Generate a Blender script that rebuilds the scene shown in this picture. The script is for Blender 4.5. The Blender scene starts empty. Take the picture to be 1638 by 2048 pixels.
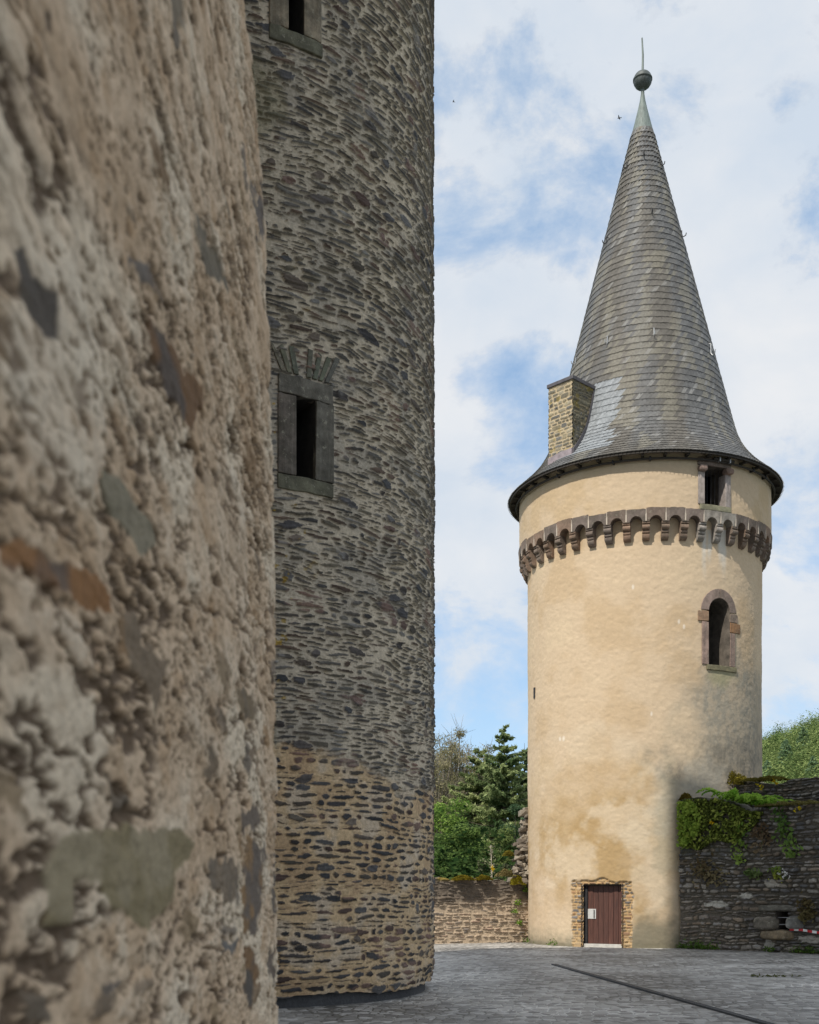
import bpy, math, random
import numpy as np

# ------------------------------------------------------------------ camera, world, sun, exposure
R = math.radians
C = bpy.context.scene.collection
SC = bpy.context.scene
F, CX, HY, EYE = 2300.0, 819.0, 1790.0, 1.63       # focal length (px of the 1638 px wide photograph), principal x, horizon y, eye height

cam_d = bpy.data.cameras.new('camera')
cam = bpy.data.objects.new('camera', cam_d); C.objects.link(cam)
cam.location = (0, 0, EYE); cam.rotation_euler = (R(90), 0, 0)
cam_d.sensor_fit = 'HORIZONTAL'; cam_d.sensor_width = 24.0
cam_d.lens = F / 1638 * 24.0
cam_d.shift_y = (HY - 1024) / 1638
cam_d.clip_start = 0.05; cam_d.clip_end = 4000
cam_d.dof.use_dof = True; cam_d.dof.focus_distance = 34.0; cam_d.dof.aperture_fstop = 4.8
SC.camera = cam
SC.view_settings.view_transform = 'Standard'; SC.view_settings.look = 'None'
SC.view_settings.gamma = 1.0; SC.view_settings.exposure = 0.0
SC.view_settings.use_curve_mapping = False
SC.cycles.max_bounces = 6; SC.cycles.diffuse_bounces = 4; SC.cycles.sample_clamp_indirect = 8.0
SC.cycles.use_denoising = True

SUN_AZ, SUN_EL = 36.0, 50.0                        # degrees left of straight behind the camera; above the horizon
sdir = (-math.sin(R(SUN_AZ)) * math.cos(R(SUN_EL)), -math.cos(R(SUN_AZ)) * math.cos(R(SUN_EL)), math.sin(R(SUN_EL)))
sun_d = bpy.data.lights.new('sun', 'SUN'); sun_d.energy = 4.6; sun_d.angle = R(0.5); sun_d.color = (1.0, 0.93, 0.82)
sun = bpy.data.objects.new('sun', sun_d); C.objects.link(sun); sun.location = (-20, -30, 60)
from mathutils import Vector
sun.rotation_euler = Vector(sdir).to_track_quat('Z', 'Y').to_euler()

W = bpy.data.worlds.new('World'); SC.world = W; W.use_nodes = True
nt = W.node_tree; nt.nodes.clear()
def wn(t, **k):
    n = nt.nodes.new(t)
    for a, b in k.items(): setattr(n, a, b)
    return n
wl = nt.links.new
sky = wn('ShaderNodeTexSky', sky_type='NISHITA', sun_disc=False)
sky.sun_elevation = R(SUN_EL); sky.sun_rotation = R(180 + SUN_AZ); sky.altitude = 300; sky.dust_density = 0.6; sky.ozone_density = 1.0
bg1 = wn('ShaderNodeBackground'); bg1.inputs[1].default_value = 0.15; wl(sky.outputs[0], bg1.inputs[0])
tc = wn('ShaderNodeTexCoord')
def cloud_noise(scale, detail, rough, dist, off, stretch=(1, 1, 1.5)):
    mp = wn('ShaderNodeMapping'); mp.inputs['Location'].default_value = off; mp.inputs['Scale'].default_value = stretch
    wl(tc.outputs['Generated'], mp.inputs[0])
    n = wn('ShaderNodeTexNoise'); n.inputs['Scale'].default_value = scale; n.inputs['Detail'].default_value = detail
    n.inputs['Roughness'].default_value = rough; n.inputs['Distortion'].default_value = dist
    wl(mp.outputs[0], n.inputs['Vector'])
    return n
def wramp(src, pts):
    r = wn('ShaderNodeValToRGB'); e = r.color_ramp.elements
    e[0].position, e[0].color = pts[0][0], (*[pts[0][1]] * 3, 1)
    e[1].position, e[1].color = pts[-1][0], (*[pts[-1][1]] * 3, 1)
    for p, v in pts[1:-1]:
        q = e.new(p); q.color = (v, v, v, 1)
    wl(src, r.inputs[0]); return r
CLOUD_OFF = (3.3, 7.1, 9.9)
n1 = cloud_noise(5.5, 9, 0.60, 0.25, CLOUD_OFF)
sxyz = wn('ShaderNodeSeparateXYZ'); wl(tc.outputs['Generated'], sxyz.inputs[0])
lowc = wn('ShaderNodeMapRange'); lowc.inputs[1].default_value = 0.10; lowc.inputs[2].default_value = 0.24; lowc.inputs[3].default_value = -0.09; lowc.inputs[4].default_value = 0.0
wl(sxyz.outputs[2], lowc.inputs[0]); nsum = wn('ShaderNodeMath', operation='ADD'); wl(n1.outputs[0], nsum.inputs[0]); wl(lowc.outputs[0], nsum.inputs[1])   # clearer towards the horizon
m1 = wramp(nsum.outputs[0], [(0.34, 0.46), (0.42, 0.72), (0.50, 1.0)])
n2 = cloud_noise(7.0, 7, 0.55, 0.2, (8.1, 4.4, 2.2))
m2 = wramp(n2.outputs[0], [(0.3, 0.0), (0.7, 1.0)])
ccol = wn('ShaderNodeMixRGB'); ccol.inputs[1].default_value = (0.71, 0.80, 0.91, 1); ccol.inputs[2].default_value = (0.93, 0.945, 0.965, 1)
wl(m2.outputs[0], ccol.inputs[0])
thin = wn('ShaderNodeMixRGB'); thin.inputs[1].default_value = (0.46, 0.72, 1.05, 1)      # thin cloud scatters blue
th = wramp(nsum.outputs[0], [(0.33, 0.0), (0.48, 1.0)]); wl(th.outputs[0], thin.inputs[0]); wl(ccol.outputs[0], thin.inputs[2]); ccol = thin
bg2 = wn('ShaderNodeBackground'); bg2.inputs[1].default_value = 0.92; wl(ccol.outputs[0], bg2.inputs[0])
mx = wn('ShaderNodeMixShader'); cov = wn('ShaderNodeMath', operation='MULTIPLY'); cov.inputs[1].default_value = 0.96
wl(m1.outputs[0], cov.inputs[0]); wl(cov.outputs[0], mx.inputs[0]); wl(bg1.outputs[0], mx.inputs[1]); wl(bg2.outputs[0], mx.inputs[2])
wo = wn('ShaderNodeOutputWorld'); wl(mx.outputs[0], wo.inputs[0])

# ------------------------------------------------------------------ helpers: numpy noise
def hash2(ix, iy, seed):
    h = (ix.astype(np.int64) * 374761393 + iy.astype(np.int64) * 668265263 + seed * 1442695041) & 0xFFFFFFFF
    h = ((h ^ (h >> 13)) * 1274126177) & 0xFFFFFFFF
    h = ((h ^ (h >> 16)) * 2246822519) & 0xFFFFFFFF
    return ((h ^ (h >> 15)) & 0xFFFFFF) / float(0xFFFFFF)
def vnoise(x, y, seed=0):
    x = np.asarray(x, float); y = np.asarray(y, float)
    ix = np.floor(x); iy = np.floor(y); fx = x - ix; fy = y - iy
    fx = fx * fx * fx * (fx * (fx * 6 - 15) + 10); fy = fy * fy * fy * (fy * (fy * 6 - 15) + 10)
    a = hash2(ix, iy, seed); b = hash2(ix + 1, iy, seed); c = hash2(ix, iy + 1, seed); d = hash2(ix + 1, iy + 1, seed)
    return (a * (1 - fx) + b * fx) * (1 - fy) + (c * (1 - fx) + d * fx) * fy
def fbm(x, y, seed=0, octv=4, gain=0.5):
    s = 0; a = 1; t = 0
    for o in range(octv):
        s = s + a * vnoise(x * 2 ** o + 17.3 * o, y * 2 ** o - 9.1 * o, seed + 31 * o); t += a; a *= gain
    return s / t
def sst(a, b, x):
    t = np.clip((x - a) / (b - a), 0, 1); return t * t * (3 - 2 * t)
def lerp3(c, col, m): return c * (1 - m[..., None]) + np.array(col) * m[..., None]

# ------------------------------------------------------------------ helpers: objects
def thing(name, label, cat, loc=(0, 0, 0), group=None):
    o = bpy.data.objects.new(name, None); C.objects.link(o); o.location = loc; o.empty_display_size = 0.2
    o['label'] = label; o['category'] = cat
    if group: o['group'] = group
    return o
def tag(o, label, cat, group=None):
    o['label'] = label; o['category'] = cat
    if group: o['group'] = group
    return o
def struct(o): o['kind'] = 'structure'; return o
def link_mesh(name, me, mat, parent=None, local=False):
    o = bpy.data.objects.new(name, me); C.objects.link(o)
    for m in (mat if isinstance(mat, (list, tuple)) else [mat]): me.materials.append(m)
    if parent is not None:
        o.parent = parent
        if not local:
            off = Vector((0, 0, 0)); p = parent
            while p is not None: off += p.location; p = p.parent
            o.location = -off
    return o
def set_col(me, cols):
    a = me.color_attributes.new('Col', 'FLOAT_COLOR', 'POINT')
    c = np.ones((len(me.vertices), 4), np.float32); c[:, :3] = np.asarray(cols).reshape(-1, 3)
    a.data.foreach_set('color', c.ravel())
def raw_mesh(name, V, Q, mat, cols=None, parent=None, smooth=False, local=False, nside=4):
    """vertices (n,3) and faces (m,nside) as arrays -> one mesh object"""
    V = np.ascontiguousarray(V, np.float32).reshape(-1, 3); Q = np.ascontiguousarray(Q, np.int32).reshape(-1, nside)
    me = bpy.data.meshes.new(name)
    me.vertices.add(len(V)); me.vertices.foreach_set('co', V.ravel())
    me.loops.add(Q.size); me.loops.foreach_set('vertex_index', Q.ravel())
    me.polygons.add(len(Q)); me.polygons.foreach_set('loop_start', np.arange(0, Q.size, nside, dtype=np.int32))
    me.polygons.foreach_set('loop_total', np.full(len(Q), nside, np.int32))
    if smooth: me.polygons.foreach_set('use_smooth', np.ones(len(Q), bool))
    me.update(calc_edges=True); me.validate()
    if cols is not None: set_col(me, cols)
    return link_mesh(name, me, mat, parent, local)
def grid_quads(nr, nc, keep=None, wrap=False):
    idx = np.arange(nr * nc).reshape(nr, nc)
    if wrap: idx = np.concatenate([idx, idx[:, :1]], 1)
    q = np.stack([idx[:-1, :-1], idx[:-1, 1:], idx[1:, 1:], idx[1:, :-1]], -1)
    if keep is not None: q = q[keep]
    return q.reshape(-1, 4)
class MB:
    """collects polygons, builds ONE mesh"""
    def __init__(s): s.v = []; s.f = []; s.c = []; s.cur = None
    def add(s, vs, fs, col=None):
        b = len(s.v); s.v += [tuple(p) for p in vs]; s.f += [tuple(b + i for i in f) for f in fs]
        s.c += [col if col is not None else (1, 1, 1)] * len(vs)
    def hexa(s, p, col=None):            # 8 corners: bottom ring then top ring
        s.add(p, [(3, 2, 1, 0), (4, 5, 6, 7), (0, 1, 5, 4), (1, 2, 6, 5), (2, 3, 7, 6), (3, 0, 4, 7)], col)
    def box(s, x0, x1, y0, y1, z0, z1, M=None, col=None, jit=0, rng=None):
        p = [(x0, y0, z0), (x1, y0, z0), (x1, y1, z0), (x0, y1, z0), (x0, y0, z1), (x1, y0, z1), (x1, y1, z1), (x0, y1, z1)]
        if jit: p = [tuple(q + rng.uniform(-jit, jit) for q in v) for v in p]
        if M: p = [M(*q) for q in p]
        s.hexa(p, col)
    def tube(s, pts, rad, n=8, col=None, cap=True):
        pts = [Vector(p) for p in pts]; rings = []
        if not isinstance(rad, (list, tuple)): rad = [rad] * len(pts)
        for i, p in enumerate(pts):
            t = (pts[min(i + 1, len(pts) - 1)] - pts[max(i - 1, 0)]).normalized()
            a = t.orthogonal().normalized() if i == 0 else (prev - t * prev.dot(t)).normalized()
            prev = a; b = t.cross(a)
            rings.append([tuple(p + (a * math.cos(2 * math.pi * k / n) + b * math.sin(2 * math.pi * k / n)) * rad[i]) for k in range(n)])
        vs = [q for r in rings for q in r]; fs = []
        for i in range(len(pts) - 1):
            for k in range(n): fs.append((i * n + k, i * n + (k + 1) % n, (i + 1) * n + (k + 1) % n, (i + 1) * n + k))
        if cap: fs += [tuple(range(n - 1, -1, -1)), tuple((len(pts) - 1) * n + k for k in range(n))]
        s.add(vs, fs, col)
    def lathe(s, prof, n=32, c=(0, 0), col=None, close=False):
        vs = [(c[0] + r * math.cos(2 * math.pi * k / n), c[1] + r * math.sin(2 * math.pi * k / n), z) for r, z in prof for k in range(n)]
        fs = []
        m = len(prof)
        for i in range(m if close else m - 1):
            i2 = (i + 1) % m
            for k in range(n): fs.append((i * n + k, i * n + (k + 1) % n, i2 * n + (k + 1) % n, i2 * n + k))
        s.add(vs, fs, col)
    def build(s, name, mat, parent=None, smooth=False, local=False, bevel=0):
        me = bpy.data.meshes.new(name); me.from_pydata(s.v, [], s.f); me.update()
        if smooth: me.polygons.foreach_set('use_smooth', [True] * len(me.polygons))
        set_col(me, s.c)
        o = link_mesh(name, me, mat, parent, local)
        if bevel:
            m = o.modifiers.new('bevel', 'BEVEL'); m.width = bevel; m.segments = 2; m.limit_method = 'ANGLE'
        return o

# ------------------------------------------------------------------ helpers: materials
def new_mat(name):
    m = bpy.data.materials.new(name); m.use_nodes = True
    t = m.node_tree; b = t.nodes['Principled BSDF']; return m, t, b
def noise_node(t, coord, scale, detail=4, rough=0.6, stretch=None):
    src = coord
    if stretch:
        mp = t.nodes.new('ShaderNodeMapping'); mp.inputs['Scale'].default_value = stretch; t.links.new(coord, mp.inputs[0]); src = mp.outputs[0]
    n = t.nodes.new('ShaderNodeTexNoise'); n.inputs['Scale'].default_value = scale; n.inputs['Detail'].default_value = detail; n.inputs['Roughness'].default_value = rough
    t.links.new(src, n.inputs['Vector']); return n
def attr_mat(name, rough=0.85, var=0.35, vscale=20, bump=0.4, bscale=60, bdist=0.01, stretch=None, tint=None, spec=0.3, blotch=0):
    """colour attribute x fine procedural variation, with a fine procedural relief"""
    m, t, b = new_mat(name)
    a = t.nodes.new('ShaderNodeAttribute'); a.attribute_name = 'Col'
    tcn = t.nodes.new('ShaderNodeTexCoord'); co = tcn.outputs['Object']
    n = noise_node(t, co, vscale, 6, 0.65, stretch)
    mr = t.nodes.new('ShaderNodeMapRange'); mr.inputs[1].default_value = 0.25; mr.inputs[2].default_value = 0.75
    mr.inputs[3].default_value = 1 - var; mr.inputs[4].default_value = 1 + var; t.links.new(n.outputs[0], mr.inputs[0])
    mu = t.nodes.new('ShaderNodeVectorMath'); mu.operation = 'SCALE'
    t.links.new(a.outputs['Color'], mu.inputs[0]); t.links.new(mr.outputs[0], mu.inputs['Scale'])
    out = mu.outputs[0]
    if blotch:                                   # weathering: pale lichen spots and dark soiling
        nb = noise_node(t, co, 2.6, 7, 0.7); nl = noise_node(t, co, 11, 5, 0.75)
        m1_ = t.nodes.new('ShaderNodeMapRange'); m1_.inputs[1].default_value = .42; m1_.inputs[2].default_value = .60; m1_.inputs[4].default_value = blotch; t.links.new(nb.outputs[0], m1_.inputs[0])
        x1 = t.nodes.new('ShaderNodeMixRGB'); x1.inputs[2].default_value = (.06, .055, .042, 1); t.links.new(m1_.outputs[0], x1.inputs[0]); t.links.new(out, x1.inputs[1])
        m2_ = t.nodes.new('ShaderNodeMapRange'); m2_.inputs[1].default_value = .585; m2_.inputs[2].default_value = .64; m2_.inputs[4].default_value = blotch; t.links.new(nl.outputs[0], m2_.inputs[0])
        x2 = t.nodes.new('ShaderNodeMixRGB'); x2.inputs[2].default_value = (.34, .32, .25, 1); t.links.new(m2_.outputs[0], x2.inputs[0]); t.links.new(x1.outputs[0], x2.inputs[1]); out = x2.outputs[0]
    t.links.new(out, b.inputs['Base Color'])
    b.inputs['Roughness'].default_value = rough; b.inputs['Specular IOR Level'].default_value = spec
    if bump:
        n2 = noise_node(t, co, bscale, 5, 0.6, stretch)
        bp = t.nodes.new('ShaderNodeBump'); bp.inputs['Strength'].default_value = bump; bp.inputs['Distance'].default_value = bdist
        t.links.new(n2.outputs[0], bp.inputs['Height']); t.links.new(bp.outputs[0], b.inputs['Normal'])
    return m
def plain_mat(name, col, rough=0.7, var=0.25, vscale=8, metal=0, bump=0.2, bscale=40, stretch=None):
    m, t, b = new_mat(name)
    tcn = t.nodes.new('ShaderNodeTexCoord'); co = tcn.outputs['Object']
    n = noise_node(t, co, vscale, 5, 0.6, stretch)
    r = t.nodes.new('ShaderNodeValToRGB'); e = r.color_ramp.elements
    e[0].position = 0.3; e[1].position = 0.7
    e[0].color = (*[c * (1 - var) for c in col], 1); e[1].color = (*[min(1, c * (1 + var)) for c in col], 1)
    t.links.new(n.outputs[0], r.inputs[0]); t.links.new(r.outputs[0], b.inputs['Base Color'])
    b.inputs['Roughness'].default_value = rough; b.inputs['Metallic'].default_value = metal
    if bump:
        n2 = noise_node(t, co, bscale, 4, 0.6, stretch)
        bp = t.nodes.new('ShaderNodeBump'); bp.inputs['Strength'].default_value = bump; bp.inputs['Distance'].default_value = 0.01
        t.links.new(n2.outputs[0], bp.inputs['Height']); t.links.new(bp.outputs[0], b.inputs['Normal'])
    return m
def leaf_mat(name, trans=0.35):
    m, t, b = new_mat(name); t.nodes.remove(b)
    a = t.nodes.new('ShaderNodeAttribute'); a.attribute_name = 'Col'
    d = t.nodes.new('ShaderNodeBsdfDiffuse'); tr = t.nodes.new('ShaderNodeBsdfTranslucent'); mx = t.nodes.new('ShaderNodeMixShader')
    mx.inputs[0].default_value = trans
    t.links.new(a.outputs['Color'], d.inputs[0]); t.links.new(a.outputs['Color'], tr.inputs[0])
    t.links.new(d.outputs[0], mx.inputs[1]); t.links.new(tr.outputs[0], mx.inputs[2])
    t.links.new(mx.outputs[0], t.nodes['Material Output'].inputs[0]); return m

M = {}
M['masonry'] = attr_mat('rubble_masonry', 0.88, 0.35, 22, 0.6, 70, 0.008)
M['near'] = attr_mat('lime_mortar_rubble', 0.92, 0.22, 30, 0.7, 110, 0.006)
M['plaster'] = attr_mat('lime_plaster', 0.92, 0.07, 9, 0.5, 34, 0.012)
M['sandstone'] = attr_mat('red_sandstone', 0.85, 0.3, 7, 0.5, 35, 0.015, blotch=.45)
M['greystone'] = attr_mat('grey_dressed_stone', 0.85, 0.5, 7, 0.6, 40, 0.012, blotch=.6)
M['slate'] = attr_mat('roof_slate', 0.66, 0.4, 14, 0.3, 50, 0.006, spec=0.35)
M['dark'] = plain_mat('dark_timber', (0.035, 0.030, 0.026), 0.8)
M['iron'] = plain_mat('dark_iron', (0.03, 0.03, 0.033), 0.55, metal=0.3)
M['steel'] = plain_mat('galvanised_steel', (0.42, 0.43, 0.44), 0.45, 0.15, metal=0.6)
M['lead'] = plain_mat('weathered_lead', (0.085, 0.08, 0.09), 0.55, 0.25, 6)
M['leadpale'] = plain_mat('pale_lead', (0.27, 0.23, 0.25), 0.6, 0.25, 6)
M['copper'] = plain_mat('verdigris_copper', (0.15, 0.185, 0.175), 0.65, 0.35, 5, stretch=(4, 4, 0.5))
M['copperdark'] = plain_mat('dark_copper', (0.075, 0.09, 0.09), 0.55, 0.3, 6)
M['inside'] = plain_mat('dark_rubble_interior', (0.10, 0.085, 0.07), 0.95, 0.5, 5, bump=0.8, bscale=8)
M['revealshade'] = plain_mat('shade_dark_reveal', (.03, .027, .024), .95, .5, 5, bump=0.8, bscale=8)  # near-black tone stands in for the unlit depth of the window slits
M['leaf'] = leaf_mat('foliage', 0.4)
M['bark'] = plain_mat('bark', (0.11, 0.085, 0.065), 0.9, 0.4, 6)
M['moss'] = attr_mat('moss', 0.95, 0.5, 16, 0.9, 40, 0.03)

# ------------------------------------------------------------------ helpers: rubble masonry laid out as a height and colour field
def masonry(u, v, seed, rows=(0.05, 0.12), lens=(0.14, 0.5), ins=0.012, insx=0.012, warp=0.03, wf=1.1, edge=0.012, soft=0.012, taper=(0.1, 0.8), absent=0.0, tilt=0.06):
    rng = np.random.RandomState(seed)
    uw = u + warp * 1.5 * (fbm(u * wf * 2, v * wf * 2, seed + 1) - .5) * 2
    vw = v + warp * (fbm(u * wf, v * wf * 1.6, seed + 2, 3) - .5) * 2 * 1.6
    v0, v1 = vw.min() - .3, vw.max() + .3; u0, u1 = uw.min(), uw.max()
    rb = [v0]
    while rb[-1] < v1: rb.append(rb[-1] + rng.uniform(*rows))
    rb = np.array(rb); nr = len(rb) - 1
    k = np.clip(np.searchsorted(rb, vw) - 1, 0, nr - 1)
    BIG = (u1 - u0) + 20; allb = []
    lo, hi = lens
    for i in range(nr):
        n = int((u1 - u0 + 6) / lo) + 4
        L = lo + (hi - lo) * rng.beta(1.2, 2.6, n)
        c = np.cumsum(np.concatenate([[3 - rng.uniform(0, hi)], L])); c = c[c < (u1 - u0) + 8]
        allb.append(c + i * BIG)
    allb = np.concatenate(allb)
    key = k * BIG + (uw - u0) + 5
    j = np.clip(np.searchsorted(allb, key) - 1, 0, len(allb) - 2)
    N = len(allb); rd = [rng.rand(N) for _ in range(9)]
    rr = [r[j] for r in rd]
    Lb, Rb = allb[j], np.minimum(allb[j + 1], allb[j] + hi * 1.2)
    cx = (Lb + Rb) / 2; hx = np.maximum((Rb - Lb) / 2 - insx * (.4 + 1.5 * rr[3]), .01)
    bt, tp = rb[k], rb[k + 1]
    cy = (bt + tp) / 2 + (rr[4] - .5) * ins; hy = np.maximum((tp - bt) / 2 - ins * (.2 + 1.6 * rr[5]), .006)
    lx = key - cx; ly = vw - cy + (rr[6] - .5) * 2 * tilt * lx
    tpf = taper[0] + (taper[1] - taper[0]) * rr[7]
    q = np.clip(np.abs(lx) / hx, 0, 1.5)
    sg = np.where(lx > 0, rr[2], 1 - rr[2]); tpf = np.clip(tpf * (.35 + 1.3 * sg), 0, .97)      # one end blunter than the other
    hye = hy * (1 - tpf * q ** 1.5)
    e = np.minimum((hx - np.abs(lx)) * 0.7, hye - np.abs(ly)) + edge * (fbm(u * 15, v * 42, seed + 5, 4, .6) - .5) * 2.2
    e = np.where(rr[8] < absent, -0.05, e)
    return sst(0, soft, e), e, rr
def palette(rr, pal, seed=0, br=0.35):
    pal = np.array(pal); i = np.minimum((rr[0] * len(pal)).astype(int), len(pal) - 1)
    return pal[i] * (1 - br + 2 * br * rr[1])[..., None]

# px helpers: where a photographed point meets a real surface
def az(px): return math.atan((px - CX) / F)
class Round:
    """upright cylinder seen from the camera; angle b = 0 faces the camera, + to its right"""
    def __init__(s, theta, d):
        s.t = R(theta); s.d = d; s.c = (d * math.sin(s.t), d * math.cos(s.t))
        s.f = (-math.sin(s.t), -math.cos(s.t)); s.r = (math.cos(s.t), -math.sin(s.t))
    def dirv(s, b): return (np.cos(b) * s.f[0] + np.sin(b) * s.r[0], np.cos(b) * s.f[1] + np.sin(b) * s.r[1])
    def pt(s, r, b, z):
        x, y = s.dirv(b); return (s.c[0] + r * x, s.c[1] + r * y, z)
    def hit(s, px, py, r):
        off = az(px) - s.t
        b = math.asin(max(-1, min(1, s.d * math.sin(off) / r))) - off
        x, y, _ = s.pt(r, b, 0)
        return b, EYE + (HY - py) / F * y
def project(P):
    y = np.maximum(P[..., 1], .1)
    return CX + P[..., 0] / y * F, HY - (P[..., 2] - EYE) / y * F

# ================================================================== LARGE STRUCTURE
T1 = Round(-10.15, 20.36)      # rubble tower beside the keep
T2 = Round(11.46, 40.0)        # plastered tower across the courtyard
R2, RD, RE = 3.89, 4.18, 4.53

# ------------------------------------------------------------------ courtyard paving
def paving_mat():
    m, t, b = new_mat('granite_setts')
    tcn = t.nodes.new('ShaderNodeTexCoord')
    wob = noise_node(t, tcn.outputs['Object'], 1.3, 3)
    ad = t.nodes.new('ShaderNodeMixRGB'); ad.blend_type = 'ADD'; ad.inputs[0].default_value = 0.25
    t.links.new(tcn.outputs['Object'], ad.inputs[1]); t.links.new(wob.outputs['Color'], ad.inputs[2])
    mp = t.nodes.new('ShaderNodeMapping'); mp.inputs['Scale'].default_value = (1, 0.8, 1); mp.inputs['Rotation'].default_value = (0, 0, R(12)); t.links.new(ad.outputs[0], mp.inputs[0])
    v1 = t.nodes.new('ShaderNodeTexVoronoi'); v1.feature = 'DISTANCE_TO_EDGE'; v1.inputs['Scale'].default_value = 5.8; v1.inputs['Randomness'].default_value = 0.62
    v2 = t.nodes.new('ShaderNodeTexVoronoi'); v2.inputs['Scale'].default_value = 5.8; v2.inputs['Randomness'].default_value = 0.62
    t.links.new(mp.outputs[0], v1.inputs['Vector']); t.links.new(mp.outputs[0], v2.inputs['Vector'])
    sep = t.nodes.new('ShaderNodeSeparateColor'); t.links.new(v2.outputs['Color'], sep.inputs[0])
    r = t.nodes.new('ShaderNodeValToRGB'); e = r.color_ramp.elements
    e[0].color = (0.12, 0.115, 0.11, 1); e[1].color = (0.47, 0.455, 0.435, 1); q = e.new(0.55); q.color = (0.28, 0.268, 0.252, 1)
    t.links.new(sep.outputs[0], r.inputs[0])
    big = noise_node(t, tcn.outputs['Object'], 0.35, 5, 0.6)
    rb = t.nodes.new('ShaderNodeValToRGB'); rb.color_ramp.elements[0].position = 0.40; rb.color_ramp.elements[1].position = 0.62
    rb.color_ramp.elements[0].color = (0.09, 0.085, 0.07, 1); rb.color_ramp.elements[1].color = (0.62, 0.60, 0.56, 1)
    t.links.new(big.outputs[0], rb.inputs[0])
    jm = t.nodes.new('ShaderNodeMapRange'); jm.inputs[1].default_value = 0.02; jm.inputs[2].default_value = 0.10; t.links.new(v1.outputs[0], jm.inputs[0])
    mix = t.nodes.new('ShaderNodeMixRGB'); t.links.new(jm.outputs[0], mix.inputs[0]); t.links.new(rb.outputs[0], mix.inputs[1]); t.links.new(r.outputs[0], mix.inputs[2])
    big2 = noise_node(t, tcn.outputs['Object'], 0.16, 4, 0.6)
    mr = t.nodes.new('ShaderNodeMapRange'); mr.inputs[1].default_value = 0.35; mr.inputs[2].default_value = 0.65; mr.inputs[3].default_value = 0.72; mr.inputs[4].default_value = 1.25
    t.links.new(big2.outputs[0], mr.inputs[0])
    mu = t.nodes.new('ShaderNodeVectorMath'); mu.operation = 'SCALE'; t.links.new(mix.outputs[0], mu.inputs[0]); t.links.new(mr.outputs[0], mu.inputs['Scale'])
    t.links.new(mu.outputs[0], b.inputs['Base Color'])
    b.inputs['Roughness'].default_value = 0.62
    bp = t.nodes.new('ShaderNodeBump'); bp.inputs['Strength'].default_value = 0.8; bp.inputs['Distance'].default_value = 0.02
    t.links.new(jm.outputs[0], bp.inputs['Height']); t.links.new(bp.outputs[0], b.inputs['Normal'])
    return m
gx = np.linspace(-30, 34, 120); gy = np.linspace(-24, 44, 136)
GX, GY = np.meshgrid(gx, gy)
def ground_z(x, y): return 0.03 * (fbm(np.asarray(x) * .22, np.asarray(y) * .22, 5, 3) - .5)
struct(raw_mesh('courtyard_paving', np.stack([GX, GY, ground_z(GX, GY)], -1), grid_quads(*GX.shape), paving_mat(), smooth=True))

# terrain: the castle rock, the valley round it and the hills beyond
def terrain_z(x, y):
    r = np.hypot(x, y); a = np.degrees(np.arctan2(x, y))
    z = -0.6 - 9 * sst(48, 75, r)
    front = np.where(y > 0, 1.0, 0.0)
    z = z + front * (13 * sst(62, 135, r) * sst(13, 4, a) + 10 * sst(140, 320, r))
    z = z + front * np.interp(a, [6, 10, 14, 17, 19.6, 24, 40], [0, 14, 36, 47, 53, 60, 60]) * sst(160, 430, r)
    z = z + 30 * sst(500, 1400, r)
    return z + 3 * (fbm(x * .02, y * .02, 9, 4) - .5) * sst(50, 120, r)
tr = np.concatenate([np.linspace(0, 60, 14), np.linspace(66, 460, 70), np.linspace(500, 2600, 24)]); ta = np.linspace(0, 2 * np.pi, 241)[:-1]
TR, TA = np.meshgrid(tr, ta, indexing='ij'); TX, TY = TR * np.sin(TA), TR * np.cos(TA)
M['earth'] = plain_mat('wooded_slope', (0.045, 0.065, 0.025), 0.95, 0.5, 0.15)
struct(raw_mesh('hills', np.stack([TX, TY, terrain_z(TX, TY)], -1), grid_quads(*TR.shape, wrap=True), M['earth'], smooth=True))

# ------------------------------------------------------------------ the keep whose rough wall stands just left of the camera
keep = thing('castle_keep', 'rough lime-mortared keep wall, very close and out of focus', 'building', (-4.5, -1, 0))
zz = np.concatenate([np.arange(-.05, 3.0, .0046), np.arange(3.0, 4.6, .007), np.arange(4.6, 7.0, .02)])
s1 = []; y = 0.55
while y < 3.42: s1.append(y); y += .0022 + .0013 * y
s1 = np.array(s1)
RC = 0.10
arc = np.linspace(0, np.pi / 2, 22)[1:]
uu = np.concatenate([s1, s1[-1] + arc * RC, s1[-1] + RC * np.pi / 2 + np.linspace(.02, 1.2, 40)])
U, V = np.meshgrid(uu, zz)
n1_, n2_ = len(s1), len(arc)
px0 = np.zeros_like(uu); py0 = np.zeros_like(uu); nx = np.zeros_like(uu); ny = np.zeros_like(uu)
px0[:n1_] = 0; py0[:n1_] = s1; nx[:n1_] = 1
px0[n1_:n1_ + n2_] = -RC + RC * np.cos(arc); py0[n1_:n1_ + n2_] = s1[-1] + RC * np.sin(arc); nx[n1_:n1_ + n2_] = np.cos(arc); ny[n1_:n1_ + n2_] = np.sin(arc)
px0[n1_ + n2_:] = -RC - np.linspace(.02, 1.2, 40); py0[n1_ + n2_:] = s1[-1] + RC; ny[n1_ + n2_:] = 1
batter = np.interp(zz, [0, 1.2, 2.2, 3.0, 3.6, 4.0, 4.4, 7], [.397, .398, .402, .412, .432, .462, .505, .75])
PX = -batter[:, None] + px0[None, :]; PY = np.broadcast_to(py0, U.shape).copy(); PZ = V
ipx, ipy = project(np.stack([PX, PY, PZ], -1))
wu = U + .035 * (fbm(U * 7, V * 12, 401, 3) - .5); wv = V + .03 * (fbm(U * 7, V * 12, 402, 3) - .5)
rid = lambda x, y, sd, o=3: 1 - np.abs(2 * fbm(x, y, sd, o, .6) - 1)
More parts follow.
